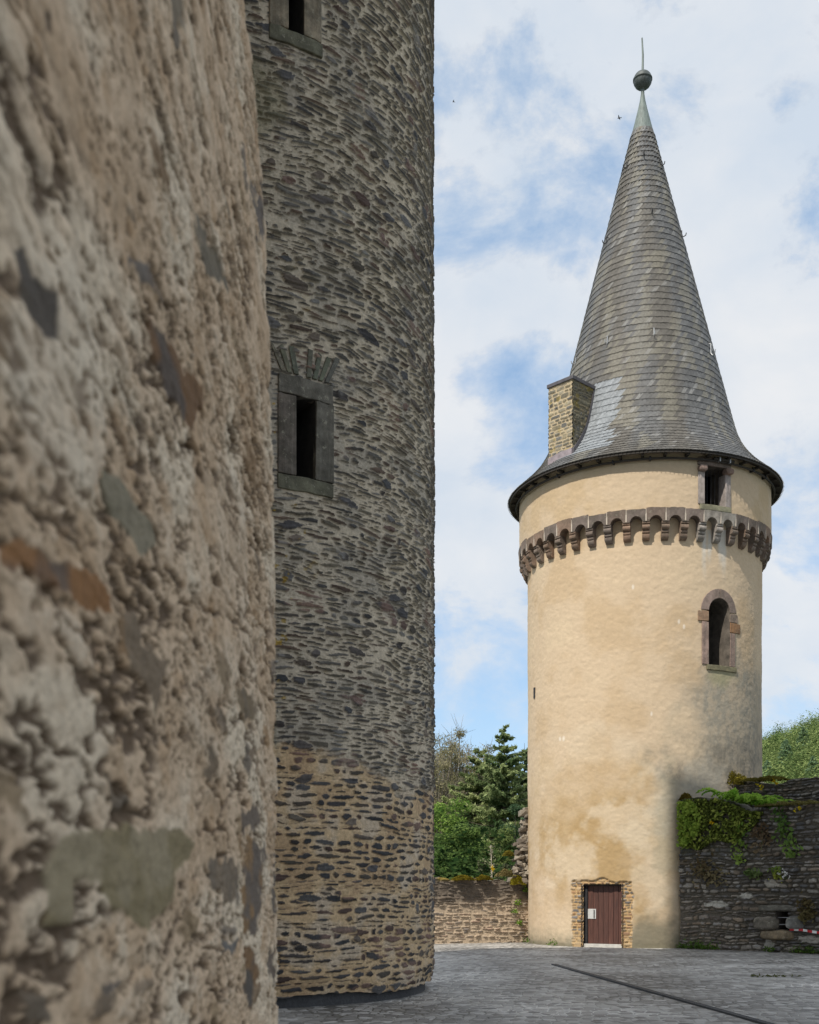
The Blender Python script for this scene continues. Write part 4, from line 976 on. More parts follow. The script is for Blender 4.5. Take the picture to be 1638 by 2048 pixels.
wblock('lintel', (1515, 1589, 1810, 1823), -.02, .10, (.16, .15, .125), opn, 21)
wblock('sill', (1520, 1588, 1860, 1879), -.02, .16, (.25, .19, .12), opn, 24)
q = MB()
for py in (1835, 1849):
    a = PR.hit(1550, py); b = PR.hit(1582, py); q.tube([tuple(PR.pt(np.array(a[0]), np.array(a[1]), -.05)), tuple(PR.pt(np.array(b[0]), np.array(b[1]), -.05))], .012, 6)
q.build('bar', M['steel'], opn)
wblock('boulder', (1508, 1557, 1833, 1861), -.03, .16, (.20, .175, .14), ramp, 22)
wblock('boulder', (1575, 1609, 1832, 1860), -.03, .17, (.23, .225, .21), ramp, 23)['label'] = 'pale lichen-covered boulder'

# low wall between the towers, in the sun
low_w = thing('low_wall', 'low sunlit wall of thin flat brown stones between the two towers', 'wall', (2.2, 37.6, 0))
topL = [(0, 2.22), (2.6, 2.24), (4.0, 2.2), (5.6, 2.18), (7, 2.2)]
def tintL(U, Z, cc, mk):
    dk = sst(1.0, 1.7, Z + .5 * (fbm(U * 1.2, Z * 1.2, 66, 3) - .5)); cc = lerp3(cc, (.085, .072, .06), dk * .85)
    ms = sst(2.02, 2.16, Z + .12 * (fbm(U * 5, Z * 5, 67, 3) - .5)) * sst(.45, .6, fbm(U * 1.4, Z * 0, 68, 2)); return lerp3(cc, (.20, .15, .02), ms * .8)
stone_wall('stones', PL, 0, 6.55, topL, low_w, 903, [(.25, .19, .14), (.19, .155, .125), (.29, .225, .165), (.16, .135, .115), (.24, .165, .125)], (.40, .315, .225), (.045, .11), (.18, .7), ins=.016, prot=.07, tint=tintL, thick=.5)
# broken stub of an older wall against the plastered tower
rng = np.random.RandomState(12)
q = MB(); rngs = random.Random(31); z0 = 2.0
while z0 < 4.5:
    fr = (z0 - 2.0) / 2.5; wdt = max(.05, .44 * (1 - fr) ** 1.3 + rngs.uniform(-.10, .10)); hgt = rngs.uniform(.05, .15); x = 4.2
    while x > 4.06 - wdt:
        l = rngs.uniform(.10, .28); yb_ = 39.75 + rngs.uniform(-.14, .14); c0 = rngs.choice([(.25, .215, .17), (.17, .145, .115), (.30, .26, .205), (.14, .115, .09)])
        tl = rngs.uniform(-.05, .05); vs = []
        for (sx, sy, sz) in [(a, b, c) for c in (0, 1) for a, b in ((0, 0), (1, 0), (1, 1), (0, 1))]:
            vs.append((x - l + l * sx + rngs.uniform(-.05, .05), yb_ - .25 + .5 * sy + rngs.uniform(-.07, .07), z0 + (hgt + .03) * sz + tl * sx + rngs.uniform(-.03, .03)))
        q.hexa(vs, c0); x -= l * .8
    z0 += hgt * .9
stub = q.build('broken_wall_stub', M['masonry'], None, bevel=.02)
tag(stub, 'jagged broken stub of rubble wall leaning up the sunlit flank of the plastered tower', 'wall')

# ------------------------------------------------------------------ drain channel
pA = np.array((( 1108 - CX) / F * 26.8, 26.9)); pB = np.array((( 1640 - CX) / F * 13.0, 13.0)); dv = (pB - pA) / np.linalg.norm(pB - pA); nv = np.array((-dv[1], dv[0]))
q = MB(); L = np.linalg.norm(pB - pA); k = 0.0
while k < L:
    a, b = pA + dv * k, pA + dv * min(L, k + .99)
    for (s0, s1, zt) in ((-.05, -.038, .024), (.038, .05, .024)):
        q.hexa([(*(p + nv * s), z) for z in (-.05, zt) for p, s in ((a, s0), (b, s0), (b, s1), (a, s1))])
    m = 0
    while m < .99 and k + m < L:
        a2, b2 = pA + dv * (k + m), pA + dv * (k + m + .03); q.hexa([(*(p + nv * s), z) for z in (-.03, .021) for p, s in ((a2, -.038), (b2, -.038), (b2, .038), (a2, .038))]); m += .05
    k += 1.0
q.add([(*(pA + nv * -.038), .012), (*(pB + nv * -.038), .012), (*(pB + nv * .038), .012), (*(pA + nv * .038), .012)], [(0, 1, 2, 3)])
tag(q.build('drain_channel', plain_mat('dark_cast_iron', (.05, .052, .058), .6, .2, 20)), 'long thin dark slotted drain channel running across the paving', 'drain')

# ------------------------------------------------------------------ barrier tape
q = MB(); a = np.array(PR.hit(1583, 1859)); n = 40; segs = []
for k in range(n + 1):
    u = a[0] + 2.8 * k / n; z = a[1] + .02 * math.sin(k * .35) - .06 * math.sin(math.pi * k / n) + .03 * k / n; o = .10 + .12 * k / n
    segs.append((tuple(PR.pt(np.array(u), np.array(z - .035), o)), tuple(PR.pt(np.array(u), np.array(z + .035), o + .012 * math.sin(k))))) 
for k in range(n):
    c_ = (.55, .03, .035) if (k // 2) % 2 == 0 else (.75, .74, .72); p0, p1 = segs[k], segs[k + 1]
    nn = np.array((PR.n[0], PR.n[1], 0)) * .002
    q.hexa([p0[0], p1[0], tuple(np.array(p1[0]) - nn), tuple(np.array(p0[0]) - nn), p0[1], p1[1], tuple(np.array(p1[1]) - nn), tuple(np.array(p0[1]) - nn)], c_)
tag(q.build('barrier_tape', attr_mat('plastic_tape', .45, .05, 5, 0)), 'red and white striped barrier tape stretched along the dark rampart', 'tape')

# ================================================================== PLANTS
def leaves(name, P, size, cols, parent=None, seed=0, asp=.55, norm=None, mat='leaf', flat=.0):
    """one small pointed four-cornered face per leaf"""
    rg = np.random.RandomState(seed); n = len(P); P = np.asarray(P, float)
    a = rg.normal(size=(n, 3)); a /= np.linalg.norm(a, axis=1)[:, None]
    if norm is not None:
        nn = norm + .8 * rg.normal(size=(n, 3)) * (1 - flat); nn /= np.linalg.norm(nn, axis=1)[:, None]
        a = a - nn * (a * nn).sum(1)[:, None]; a /= np.linalg.norm(a, axis=1)[:, None]; b = np.cross(nn, a)
    else:
        b = rg.normal(size=(n, 3)); b -= a * (a * b).sum(1)[:, None]; b /= np.linalg.norm(b, axis=1)[:, None]
    s = (np.asarray(size) * rg.uniform(.6, 1.35, n))[:, None]
    V = np.stack([P - a * s, P + b * s * asp - a * s * .1, P + a * s, P - b * s * asp - a * s * .1], 1)
    Cc = np.repeat(np.asarray(cols, float)[:, None, :], 4, 1)
    return raw_mesh(name, V.reshape(-1, 3), np.arange(4 * n).reshape(-1, 4), M[mat], Cc.reshape(-1, 3), parent)
def broadleaf(label, cat, base, height, crown_r, crown_h, n, leafsize, c0, c1, seed, group=None, nblob=30, name='broadleaf_tree', sparse=False):
    rg = np.random.RandomState(seed); t = thing(name, label, cat, base, group)
    top = base[2] + height; cc = np.array((base[0], base[1], top - crown_h / 2))
    q = MB(); lean = rg.uniform(-.4, .4, 2)
    tp = [(base[0] + lean[0] * k / 5, base[1] + lean[1] * k / 5, base[2] - .3 + (height * .8) * k / 5) for k in range(6)]
    q.tube(tp, [crown_r * .085 * (1 - .16 * k) for k in range(6)], 7)
    bl = []
    for i in range(nblob):
        d = rg.normal(size=3); d /= np.linalg.norm(d); rad = rg.uniform(.35, 1.0) if not sparse else rg.uniform(.2, 1.0)
        c = cc + d * np.array((crown_r, crown_r, crown_h / 2)) * rad; bl.append(c)
        if i % 2 == 0 or sparse:
            s0 = np.array(tp[2 + i % 3]); q.tube([tuple(s0), tuple(s0 * .45 + c * .55 + rg.normal(size=3) * .15), tuple(c)], [crown_r * .03, crown_r * .018, crown_r * .006], 5)
            if sparse:
                for _ in range(5):
                    e = c + rg.normal(size=3) * crown_r * .22 + np.array((0, 0, crown_r * .18)); q.tube([tuple(c), tuple((c + e) / 2 + rg.normal(size=3) * .05), tuple(e)], [crown_r * .007, crown_r * .005, crown_r * .002], 3)
    q.build('trunk', M['bark'] if not sparse else M['greybark'], t)
    bl = np.array(bl); br = crown_r * rg.uniform(.14, .38, nblob); tone = rg.rand(nblob)
    bi = rg.randint(0, nblob, n); d = rg.normal(size=(n, 3)); d /= np.linalg.norm(d, axis=1)[:, None]
    rad = rg.uniform(0, 1, n) ** .45
    P = bl[bi] + d * (br[bi] * rad)[:, None] * np.array((1, 1, .75))
    f = np.clip(tone[bi] + rg.normal(size=n) * .22, 0, 1)[:, None]
    cols = np.array(c0) * (1 - f) + np.array(c1) * f
    leaves('crown', P, leafsize, cols, t, seed + 1, norm=d * .8 + np.array((0, 0, .7)))
    return t
M['greybark'] = plain_mat('grey_twigs', (.20, .175, .145), .9, .3, 6)
def spruce(label, base, height, rad, seed, group=None, c0=(.02, .045, .022), c1=(.075, .11, .045), dens=1.0, size=.16, name='spruce_tree', bare=.12, cat='tree'):
    rg = np.random.RandomState(seed); t = thing(name, label, cat, base, group)
    q = MB(); q.tube([(base[0], base[1], base[2] - .5), (base[0] + .05, base[1], base[2] + height * .5), (base[0], base[1], base[2] + height)], [height * .017, height * .011, .01], 8)
    P, Cc, Nn = [], [], []
    z = height * bare
    while z < height * .995:
        fr = 1 - z / height; L0 = rad * (fr ** .62) * (1 if fr < .85 else .8)
        nb = rg.randint(5, 8) if fr > .12 else 4
        ph = rg.uniform(0, 6.28)
        for k in range(nb):
            a = ph + 6.283 * k / nb + rg.normal() * .22; L = L0 * rg.uniform(.5, 1.2) + .10
            d = np.array((math.cos(a), math.sin(a), 0)); dr = rg.uniform(.10, .60) * (.4 + fr)
            zj = z + rg.normal() * height * .009
            def bp(tq): return np.array(base) + np.array((0, 0, zj)) + d * L * tq + np.array((0, 0, L * (.18 * tq - dr * tq ** 1.5 + .16 * tq ** 4)))
            q.tube([tuple(bp(0)), tuple(bp(.5)), tuple(bp(1))], [.02 + .012 * L, .014 + .004 * L, .006], 4, cap=False)
            m = max(6, int(34 * dens * L / size * .16)); tq = rg.uniform(.12, 1.04, m); side = np.cross(d, (0, 0, 1))
            pos = np.array([bp(x) for x in tq]); wdt = L * .26 * (1.1 - tq * .75)
            so = rg.uniform(-1, 1, m); pos += side[None, :] * (so * wdt)[:, None]; pos[:, 2] -= np.abs(so) * wdt * .35 + rg.uniform(0, .22, m) * (.5 + L * .15)
            tn = np.clip(rg.normal(.45, .25) + rg.normal(size=m) * .16 + .25 * (tq - .5), 0, 1)[:, None]
            P.append(pos); Cc.append(np.array(c0) * (1 - tn) + np.array(c1) * tn); Nn.append(np.tile(d * .4 + np.array((0, 0, .8)), (m, 1)))
        z += height * .019 * rg.uniform(.75, 1.3)
    q.build('trunk', M['bark'], t)
    leaves('crown', np.concatenate(P), size, np.concatenate(Cc), t, seed + 5, .34, np.concatenate(Nn)); return t
def gp(px, Y): x = (px - CX) / F * Y; return (x, Y, float(terrain_z(np.array(x), np.array(Y))))
def zof(py, Y): return Zc0 + (HY - py) / F * Y
def tree_at(px, py_top, Y): b = gp(px, Y); return b, zof(py_top, Y) - b[2]
b, hh = tree_at(1008, 1457, 78); spruce('tall dark green spruce with bare lower trunk, rising behind the low wall', b, hh, 5.0, 1, dens=3.6, size=.17, bare=.38, c0=(.09, .145, .06), c1=(.40, .46, .21))
b, hh = tree_at(958, 1496, 84); spruce('shorter bushy olive green spruce just left of the tallest one', b, hh, 6.0, 2, dens=3.6, size=.18, c0=(.095, .145, .055), c1=(.43, .47, .22))
b, hh = tree_at(1049, 1486, 82); spruce('narrow spruce half hidden by the plastered tower\'s sunny flank', b, hh, 4.2, 3, dens=3.6, size=.17, c0=(.06, .11, .055), c1=(.26, .34, .16))
for i, (px, py, Y, lb) in enumerate(((872, 1446, 92, 'thin leafless grey-brown tree at the edge of the rubble tower'), (898, 1450, 97, 'twiggy half-bare tree second from the rubble tower'), (922, 1458, 99, 'twiggy olive tree between the bare trees and the spruces'), (948, 1470, 101, 'greyish sparse tree showing over the shorter spruce'))):
    b, hh = tree_at(px, py, Y); broadleaf(lb, 'tree', b, hh, 3.0, hh * .9, 46000, .075, (.17, .17, .085), (.36, .32, .20), 40 + i, nblob=240, sparse=True, name='bare_tree')
for i, (px, py, Y, cr, lb, c0, c1) in enumerate((
    (884, 1590, 62, 2.5, 'bright green leafy tree against the rubble tower\'s edge', (.07, .14, .03), (.26, .38, .09)),
    (925, 1640, 58, 2.0, 'mid green leafy tree with rounded crown above the low wall', (.06, .11, .03), (.20, .29, .085)),
    (1034, 1604, 72, 1.9, 'blue-green leafy tree under the tall spruce by the plastered tower', (.05, .095, .05), (.14, .21, .11)))):
    b, hh = tree_at(px, py, Y); broadleaf(lb, 'tree', b, hh, cr, hh * .92, 42000, .075, c0, c1, 60 + i, nblob=90)
for i, (px, py, Y, cr, lb, c0, c1) in enumerate((
    (872, 1690, 52, 1.5, 'dark green bush low beside the rubble tower', (.035, .075, .02), (.12, .20, .055)),
    (938, 1702, 50, 1.3, 'dense dark bush behind the middle of the low wall', (.035, .07, .02), (.12, .19, .055)),
    (1005, 1660, 56, 1.3, 'yellow-green bush below the tall spruce\'s trunk', (.065, .10, .03), (.19, .24, .085)),
    (990, 1708, 48, 1.1, 'pale grey-green bush behind the dry mullein stalk', (.11, .13, .075), (.28, .30, .18)),
    (1042, 1690, 50, 1.1, 'dark leafy bush behind the broken wall stub', (.04, .08, .028), (.14, .20, .075)))):
    b, hh = tree_at(px, py, Y); broadleaf(lb, 'bush', b, hh, cr, hh * .95, 20000, .06, c0, c1, 80 + i, nblob=60, name='bush')
# woods: undergrowth on the near slope and the wooded hill
rg = np.random.RandomState(77)
def carpet(name, n, az0, az1, r0, r1, hgt, size, c0, c1, seed, blobs, br, skip=None):
    rg = np.random.RandomState(seed); a = R(az0) + R(az1 - az0) * rg.rand(blobs); r = r0 + (r1 - r0) * rg.rand(blobs)
    X, Y = r * np.sin(a), r * np.cos(a); bz = terrain_z(X, Y); hb = hgt * rg.uniform(.55, 1.2, blobs); tone = rg.rand(blobs); brv = br * rg.uniform(.6, 1.5, blobs)
    i = rg.choice(blobs, n, p=brv ** 2 / (brv ** 2).sum()); d = rg.normal(size=(n, 3)); d /= np.linalg.norm(d, axis=1)[:, None]; d[:, 2] = np.abs(d[:, 2])
    lob = 1 + .28 * np.sin(d[:, 0] * 7 + tone[i] * 40) * np.sin(d[:, 1] * 7 + tone[i] * 17) + .07 * rg.normal(size=n)
    P = np.stack([X[i], Y[i], bz[i]], 1) + d * np.stack([brv[i] * lob, brv[i] * lob, hb[i] * lob], 1) * rg.uniform(.9, 1, n)[:, None]
    f = np.clip(tone[i] + .2 * rg.normal(size=n), 0, 1)[:, None]
    o = leaves(name, P, size, np.array(c0) * (1 - f) + np.array(c1) * f, None, seed + 1, .7, d * 1.5 + np.array((0, 0, .15)), flat=.45); o['kind'] = 'stuff'; return o
carpet('undergrowth', 60000, 0.5, 8, 44, 100, 4.5, .12, (.02, .045, .015), (.09, .14, .045), 81, 90, 2.2)
carpet('hillside_woods', 420000, 14.5, 24, 190, 440, 8.5, .27, (.06, .11, .035), (.30, .37, .14), 82, 1150, 3.0)
for i in range(6):
    px = (1534, 1556, 1572, 1590, 1606, 1626)[i]; Y = (285, 252, 305, 262, 320, 275)[i]
    b = gp(px, Y); 
    if i == 0: sp0 = spruce('dark blue-green conifer among the woods on the far hill', b, 10, 2.8, 90, 'conifers on the far hillside', (.09, .16, .09), (.25, .36, .20), 1.2, .36, bare=.05, name='far_conifer')
    else:
        c = sp0.copy(); C.objects.link(c); c.location = b; c.rotation_euler = (0, 0, i * 1.1)
        s = (1, .9, 1.1, .85, 1.05, .95, 1.15, .8, .9)[i]; c.scale = (s, s, s)
        for ch in sp0.children: g = ch.copy(); C.objects.link(g); g.parent = c

# growth on the rampart
nR = np.array((PR.n[0], PR.n[1], 0.))
def on_wall(PLN, px, py, o): u, z = PLN.hit(px, py); return PLN.pt(np.array(u), np.array(z), o)
def mixcol0(n, c0, c1, seed):
    f = np.random.RandomState(seed).rand(n)[:, None]; return np.array(c0) * (1 - f) + np.array(c1) * f
def scatter_px(PLN, n, poly, seed, o=(.03, .16), noise=.5, sc=.05):
    rg = np.random.RandomState(seed); P = np.array(poly, float); out = []
    x0, y0 = P.min(0); x1, y1 = P.max(0)
    while len(out) < n:
        X = rg.uniform(x0, x1, 4000); Y = rg.uniform(y0, y1, 4000); ins_ = np.zeros(4000, bool)
        for i in range(len(P)):
            (ax, ay), (bx, by) = P[i], P[(i + 1) % len(P)]; ins_ ^= ((ay > Y) != (by > Y)) & (X < (bx - ax) * (Y - ay) / (by - ay + 1e-9) + ax)
        ins_ &= fbm(X * sc, Y * sc, seed + 3, 3) > noise - .5 * .2
        for x, y in zip(X[ins_], Y[ins_]): out.append(on_wall(PLN, x, y, rg.uniform(*o)))
    return np.array(out[:n])
def mixcol(n, c0, c1, seed):
    f = np.random.RandomState(seed).rand(n)[:, None]; return np.array(c0) * (1 - f) + np.array(c1) * f
poly = [(1362, 1600), (1440, 1598), (1500, 1622), (1530, 1625), (1515, 1650), (1490, 1668), (1480, 1690), (1440, 1680), (1400, 1700), (1364, 1690)]
P = scatter_px(PR, 7500, poly, 1, noise=.47, sc=.09); P2 = scatter_px(PR, 520, [(1362, 1605), (1395, 1600), (1410, 1640), (1400, 1670), (1385, 1690), (1364, 1690)], 5, o=(.14, .22), noise=.5, sc=.12); P3 = scatter_px(PR, 300, poly, 6, o=(.14, .2), noise=.5, sc=.15)
Pc = np.concatenate([P, P2, P3]); sz = np.concatenate([np.full(len(P), .042), np.full(len(P2), .075), np.full(len(P3), .06)])
cl_ = np.concatenate([mixcol0(len(P), (.055, .075, .02), (.21, .25, .055), 2), mixcol0(len(P2), (.19, .30, .05), (.38, .48, .09), 3), mixcol0(len(P3), (.18, .25, .04), (.36, .40, .09), 4)])
o = leaves('ivy', Pc, sz, cl_, None, 3, .6, np.tile(nR + [0, 0, .5], (len(Pc), 1))); tag(o, 'dense green creeper hanging over the rampart\'s top beside the plastered tower', 'creeper')
def strand(label, pts, n, seed, c0=(.10, .17, .03), c1=(.22, .30, .07), size=.07, w=7):
    rg = np.random.RandomState(seed); pts = np.array(pts, float); t_ = rg.rand(n) * (len(pts) - 1); i = t_.astype(int); f = (t_ - i)[:, None]
    q_ = pts[i] * (1 - f) + pts[np.minimum(i + 1, len(pts) - 1)] * f + rg.normal(size=(n, 2)) * [w, w * .8]
    P = np.array([on_wall(PR, x, y, rg.uniform(.05, .2)) for x, y in q_])
    t = thing('trailing_plant', label, 'plant', tuple(on_wall(PR, *pts[0], .05)))
    qm = MB(); qm.tube([tuple(on_wall(PR, x, y, .06)) for x, y in pts], .012, 5); qm.build('stem', plain_mat('green_stem_' + str(seed), (.12, .15, .05), .8), t)
    leaves('leaves', P, size, 1.4 * mixcol(n, c0, c1, seed), t, seed + 1, .6, np.tile(nR + [0, 0, .4], (n, 1))); return t
strand('pale yellow-green trailing plant hanging down below the creeper', [(1494, 1652), (1486, 1672), (1484, 1695), (1480, 1715), (1485, 1722)], 90, 11)
strand('long green plant hanging from the rampart ledge with pale lower leaves', [(1560, 1618), (1570, 1650), (1575, 1668), (1586, 1690), (1584, 1712)], 150, 12, (.05, .10, .025), (.16, .24, .06), .075, 9)
strand('small yellow-flowered tuft rooted halfway up the rampart', [(1555, 1738), (1562, 1748), (1557, 1756)], 70, 13, (.09, .14, .03), (.30, .32, .06), .06, 6)
strand('low green tuft growing from the rampart\'s middle courses', [(1500, 1748), (1515, 1749), (1525, 1748)], 90, 14, (.06, .10, .03), (.16, .20, .08), .06, 6)
strand('bright leaf cluster low at the rampart\'s corner by the tower', [(1366, 1675), (1373, 1686), (1380, 1688)], 70, 15, (.12, .2, .03), (.22, .32, .06), .07, 6)
strand('rusty dry tuft on the rampart near its right boulder', [(1615, 1805), (1618, 1825), (1617, 1835)], 130, 16, (.08, .06, .03), (.15, .13, .06), .08, 9)
strand('brown withered tuft under the creeper on the rampart', [(1400, 1725), (1415, 1750), (1440, 1755)], 170, 17, (.10, .075, .04), (.19, .16, .09), .07, 13)
strand('dry reddish stems hanging on the rampart between two green trailing plants', [(1525, 1655), (1528, 1670), (1525, 1700)], 110, 18, (.09, .06, .035), (.17, .13, .08), .07, 10)
# fern clump on the ledge
fern = thing('fern_clump', 'bright green fern clump spilling over the rampart\'s ledge', 'fern', tuple(PR.pt(np.array(2.0), np.array(4.3), -.25)))
P, Cc, Nn = [], [], []; rg = np.random.RandomState(8)
for k in range(75):
    px = rg.uniform(1436, 1535); u, z = PR.hit(px, np.interp(px, [1436, 1500, 1540], [1592, 1606, 1612]))
    o0 = rg.uniform(-.55, -.05); rootp = PR.pt(np.array(u), np.array(z - .05), o0); an = rg.uniform(0, 6.28); L = rg.uniform(.35, .75)
    d = np.array((math.cos(an), math.sin(an), 0)) + nR * .6; d /= np.linalg.norm(d); sd = np.cross(d, (0, 0, 1)); tn = rg.rand()
    for m in range(22):
        t_ = m / 21; c = rootp + d * L * t_ + np.array((0, 0, L * (1.25 * t_ - 1.05 * t_ ** 2)))
        for s_ in (-1, 1):
            P.append(c + sd * s_ * L * .14 * (1 - t_) * rg.uniform(.4, 1)); Cc.append(np.array((.15, .31, .035)) * (1 - tn) + np.array((.36, .54, .09)) * tn); Nn.append(np.array((d[0] * .3, d[1] * .3, .9)))
leaves('fronds', np.array(P), .055, np.array(Cc), fern, 9, .45, np.array(Nn))
# moss cushions and dry grass on the wall heads
def moss_mound(label, PLN, px, py, rpx, hpx, o, c0, c1, seed, n=2600):
    u, z = PLN.hit(px, py + hpx * .5); sc_ = PLN.pt(np.array(u), np.array(z), o)[1] / F; rg = np.random.RandomState(seed)
    rx, rz_ = rpx * sc_, hpx * sc_ * 1.5; us = rg.uniform(-1, 1, n); os_ = rg.uniform(-1, 1, n); dep = min(rx, .35)
    pf = np.sqrt(np.clip(1 - us ** 2, 0, 1)) * np.sqrt(np.clip(1 - os_ ** 2, 0, 1)) * (.25 + 1.2 * fbm(us * rx * 5 + seed, os_ * dep * 5, seed, 4))
    zz_ = rz_ * pf * rg.uniform(.55, 1.08, n); nn = np.stack([us, os_, np.ones(n)], 1)
    P = PLN.pt(us * rx + u, z + zz_, 0) + (os_ * dep + o)[:, None] * np.array((PLN.n[0], PLN.n[1], 0))
    tn = np.clip(fbm(us * rx * 9, os_ * 6, seed + 2, 3) * 1.6 - .4 + .25 * rg.normal(size=n), 0, 1)[:, None]
    t = leaves('moss_cushion', P, .035, np.minimum(.8, 1.35 * (np.array(c0) * (1 - tn) + np.array(c1) * tn)), None, seed, .5, nn); return tag(t, label, 'moss')
moss_mound('tall olive moss cushion where the rampart\'s back tier meets the plastered tower', PB, 1467, 1562, 26, 20, -.1, (.08, .07, .012), (.20, .17, .03), 31)
moss_mound('brownish moss and dry grass heap above the creeper', PB, 1428, 1578, 34, 17, .15, (.11, .095, .03), (.24, .20, .085), 32)
moss_mound('small moss cushion at the rampart\'s corner against the plastered tower', PR, 1368, 1594, 10, 12, -.1, (.09, .07, .015), (.20, .15, .03), 33)
moss_mound('long mossy rim along the head of the rampart\'s back tier', PB, 1520, 1560, 55, 6, -.1, (.08, .07, .015), (.17, .15, .035), 34)
moss_mound('grassy rim along the front ledge of the rampart', PR, 1580, 1608, 70, 5, -.05, (.10, .09, .03), (.20, .18, .07), 35)
moss_mound('ochre moss patch at the middle of the low wall\'s top', PL, 925, 1757, 20, 7, .03, (.09, .075, .012), (.20, .155, .02), 36)
moss_mound('smaller ochre moss patch on the low wall\'s top, nearer the plastered tower', PL, 966, 1757, 15, 6, .03, (.09, .075, .012), (.20, .155, .02), 37)
moss_mound('bright yellow moss at the low wall\'s end beside the plastered tower', PL, 1033, 1764, 14, 12, .05, (.13, .11, .012), (.26, .22, .025), 38)
moss_mound('yellowish moss and dry grass at the foot of the broken wall stub', PL, 1030, 1748, 22, 9, -.6, (.13, .11, .045), (.25, .20, .09), 39)
moss_mound('mossy clump halfway up the broken wall stub', PL, 1040, 1705, 9, 10, -1.0, (.13, .11, .02), (.25, .21, .04), 42)
# flowers on the rampart
q = MB()
def flower(label, px, py, PLN, c, seed, n=4):
    t = thing('wild_flower', label, 'flower', tuple(on_wall(PLN, px, py, .1))); rg = np.random.RandomState(seed); P, Cc = [], []
    qm = MB()
    for k in range(n):
        p = on_wall(PLN, px + rg.normal() * 6, py + rg.normal() * 5, .16 + .05 * rg.rand()); qm.tube([tuple(on_wall(PLN, px, py + 12, .0)), tuple(p)], .005, 4)
        for _ in range(7): P.append(p + rg.normal(size=3) * .02); Cc.append(c)
    qm.build('stems', M['stem'], t); leaves('petals', np.array(P), .03, np.array(Cc), t, seed, .8)
M['stem'] = plain_mat('flower_stem', (.10, .14, .05), .8)
flower('yellow wild flowers at the rampart back tier\'s crest', 1556, 1563, PB, (.75, .55, .02), 51, 4)
flower('yellow flowers growing on the rampart ledge near the picture\'s edge', 1602, 1614, PR, (.7, .55, .02), 52, 5)
flower('white flower cluster beside the yellow tuft halfway up the rampart', 1573, 1748, PR, (.75, .75, .72), 53, 7)
flower('yellow flowers between moss and fern on the back tier', 1532, 1575, PB, (.75, .6, .03), 54, 4)
flower('lone yellow bloom within the creeper', 1438, 1646, PR, (.75, .5, .02), 55, 2)
# mullein stalk on the low wall
mul = thing('mullein_stalk', 'thin dry mullein stalk with small yellow bloom, standing behind the low wall', 'plant', (2.83, 39.7, 2.1))
q = MB(); zt = zof(1690, 39.7); q.tube([(2.86, 39.7, 1.9), (2.84, 39.7, 2.6), (2.80, 39.7, zt)], [.02, .018, .01], 6); q.build('stalk', plain_mat('dry_stalk', (.42, .38, .31), .9), mul)
rg = np.random.RandomState(4); P = np.array([(2.83 + rg.normal() * .05, 39.7 + rg.normal() * .05, rg.uniform(2.2, zt)) for _ in range(90)]); leaves('dry_leaves', P, .035, mixcol(90, (.30, .28, .2), (.42, .40, .3), 4), mul, 5)
P = np.array([(2.85 + rg.normal() * .025, 39.66, zof(1738, 39.7) + rg.normal() * .05) for _ in range(40)]); leaves('petals', P, .03, np.tile((.8, .6, .03), (40, 1)), mul, 6)
# plants in the joints of the low wall's end
for i, (px, py) in enumerate(((1033, 1806), (1028, 1822), (1037, 1845), (1048, 1778))):
    p = PL.pt(np.array(PL.hit(px, py)[0]), np.array(PL.hit(px, py)[1]), .1); rg = np.random.RandomState(60 + i); n = 40
    P = p + rg.normal(size=(n, 3)) * [.06, .04, .05]
    o = leaves('small_fern', P, .045, mixcol(n, (.10, .20, .03), (.24, .36, .06), i), None, 61 + i, .5); tag(o, ('bright sprig in the low wall\'s end, upper one of the joint ferns', 'darker sprig in the low wall\'s end, just under the brightest', 'lowest sprig of green in the low wall\'s end', 'topmost yellowish sprig where the low wall meets the plastered tower')[i], 'plant', 'sprigs in the low wall')
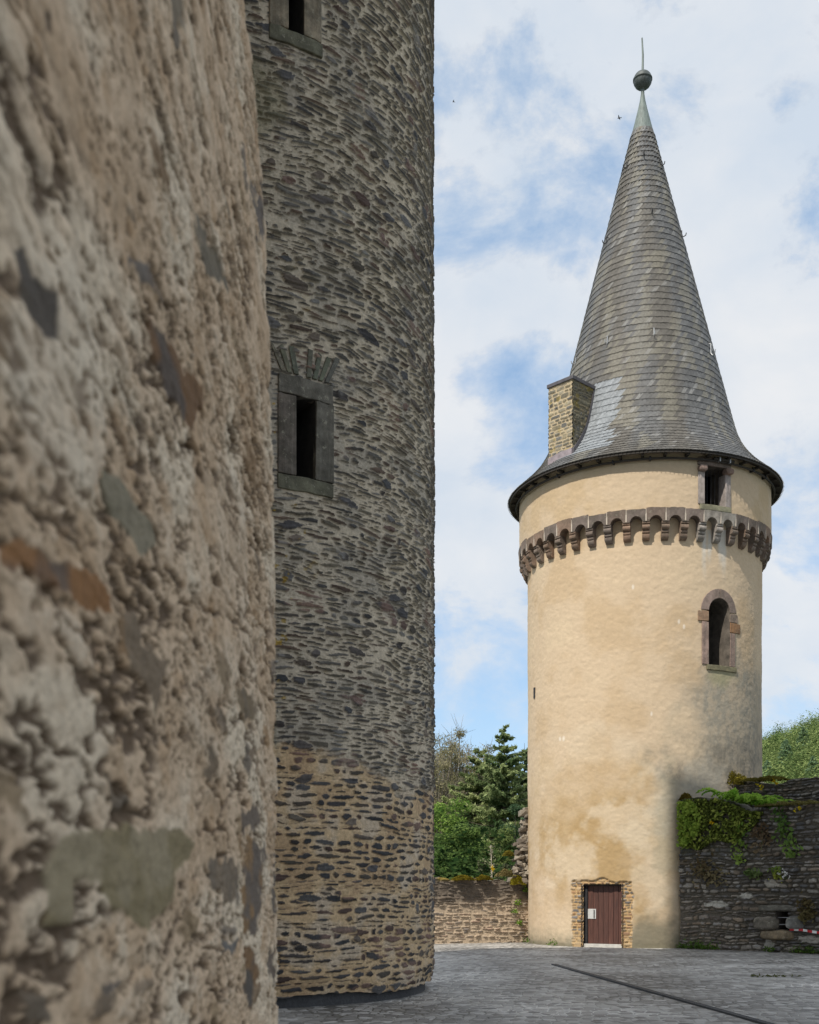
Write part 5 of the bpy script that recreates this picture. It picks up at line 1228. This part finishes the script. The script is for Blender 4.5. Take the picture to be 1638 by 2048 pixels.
# weeds along the feet of the walls
P, Cc = [], []; rg = np.random.RandomState(70)
for (px, n, w) in ((1375, 120, 10), (1405, 190, 10), (1432, 40, 6), (1110, 40, 6), (1545, 60, 6), (1605, 90, 12), (1630, 90, 10), (1060, 30, 6)):
    for k in range(n):
        x = px + rg.normal() * w
        if px > 1340: u, _ = PR.hit(x, 1890); p = PR.pt(np.array(u), np.array(0.), .05 + .12 * rg.rand())
        else: p = np.array(T2.pt(R2 + .08 + .1 * rg.rand(), T2.hit(max(1056, x), 1890, R2)[0], 0))
        P.append(p + np.array((0, 0, .02 + abs(rg.normal()) * .09))); t_ = rg.rand(); Cc.append(np.array((.06, .12, .025)) * (1 - t_) + np.array((.15, .24, .05)) * t_)
for k in range(40):   # grass in the paving
    x, y_ = rg.choice([6.95, 7.25, 7.4, 7.7]) + rg.normal() * .07, 23.1 + rg.normal() * .10; P.append(np.array((x, y_, .006))); Cc.append((.13, .14, .06))
o = leaves('weeds', np.array(P), .05, np.array(Cc), None, 71, .35); o['kind'] = 'stuff'

# ------------------------------------------------------------------ birds
def bird(label, px, py, Y, span, yaw):
    c = Vector(((px - CX) / F * Y, Y, zof(py, Y))); t = thing('bird', label, 'bird', tuple(c)); s = span
    q = MB(); pr = [(0.0, -.5), (.05, -.42), (.10, -.2), (.11, 0), (.08, .2), (.055, .3), (.06, .36), (.03, .44), (0, .5)]
    n = 10; vs = [(r * s * math.cos(2 * math.pi * k / n), z * s * .7, r * s * math.sin(2 * math.pi * k / n)) for r, z in pr for k in range(n)]
    fs = [(i * n + k, i * n + (k + 1) % n, (i + 1) * n + (k + 1) % n, (i + 1) * n + k) for i in range(len(pr) - 1) for k in range(n)]
    q.add(vs, fs); q.add([(-.05 * s, -.3 * s, 0), (.05 * s, -.3 * s, 0), (.09 * s, -.52 * s, .005), (-.09 * s, -.52 * s, .005), (-.05 * s, -.3 * s, .01), (.05 * s, -.3 * s, .01)], [(0, 1, 2, 3), (4, 5, 2, 3)])
    b_ = q.build('body', M['dark'], t, smooth=True, local=True)
    for sd in (-1, 1):
        w = MB(); P = [(sd * .06 * s, .12 * s, .03 * s), (sd * .28 * s, .17 * s, .17 * s), (sd * .5 * s, -.02 * s, .13 * s), (sd * .27 * s, -.03 * s, .15 * s), (sd * .06 * s, -.12 * s, .03 * s)]
        w.add(P + [(x, y, z - .012 * s) for x, y, z in P], [(0, 1, 3, 4), (1, 2, 3), (5, 6, 8, 9), (6, 7, 8), (0, 1, 6, 5), (1, 2, 7, 6), (2, 3, 8, 7), (3, 4, 9, 8)]); w.build('wing', M['dark'], t, local=True)
    t.rotation_euler = (R(20), R(25), R(yaw))
bird('small dark bird in flight left of the spire', 1238, 236, 60, .30, 60)
bird('tiny speck of a bird high up beside the rubble tower', 907, 203, 90, .26, 110)
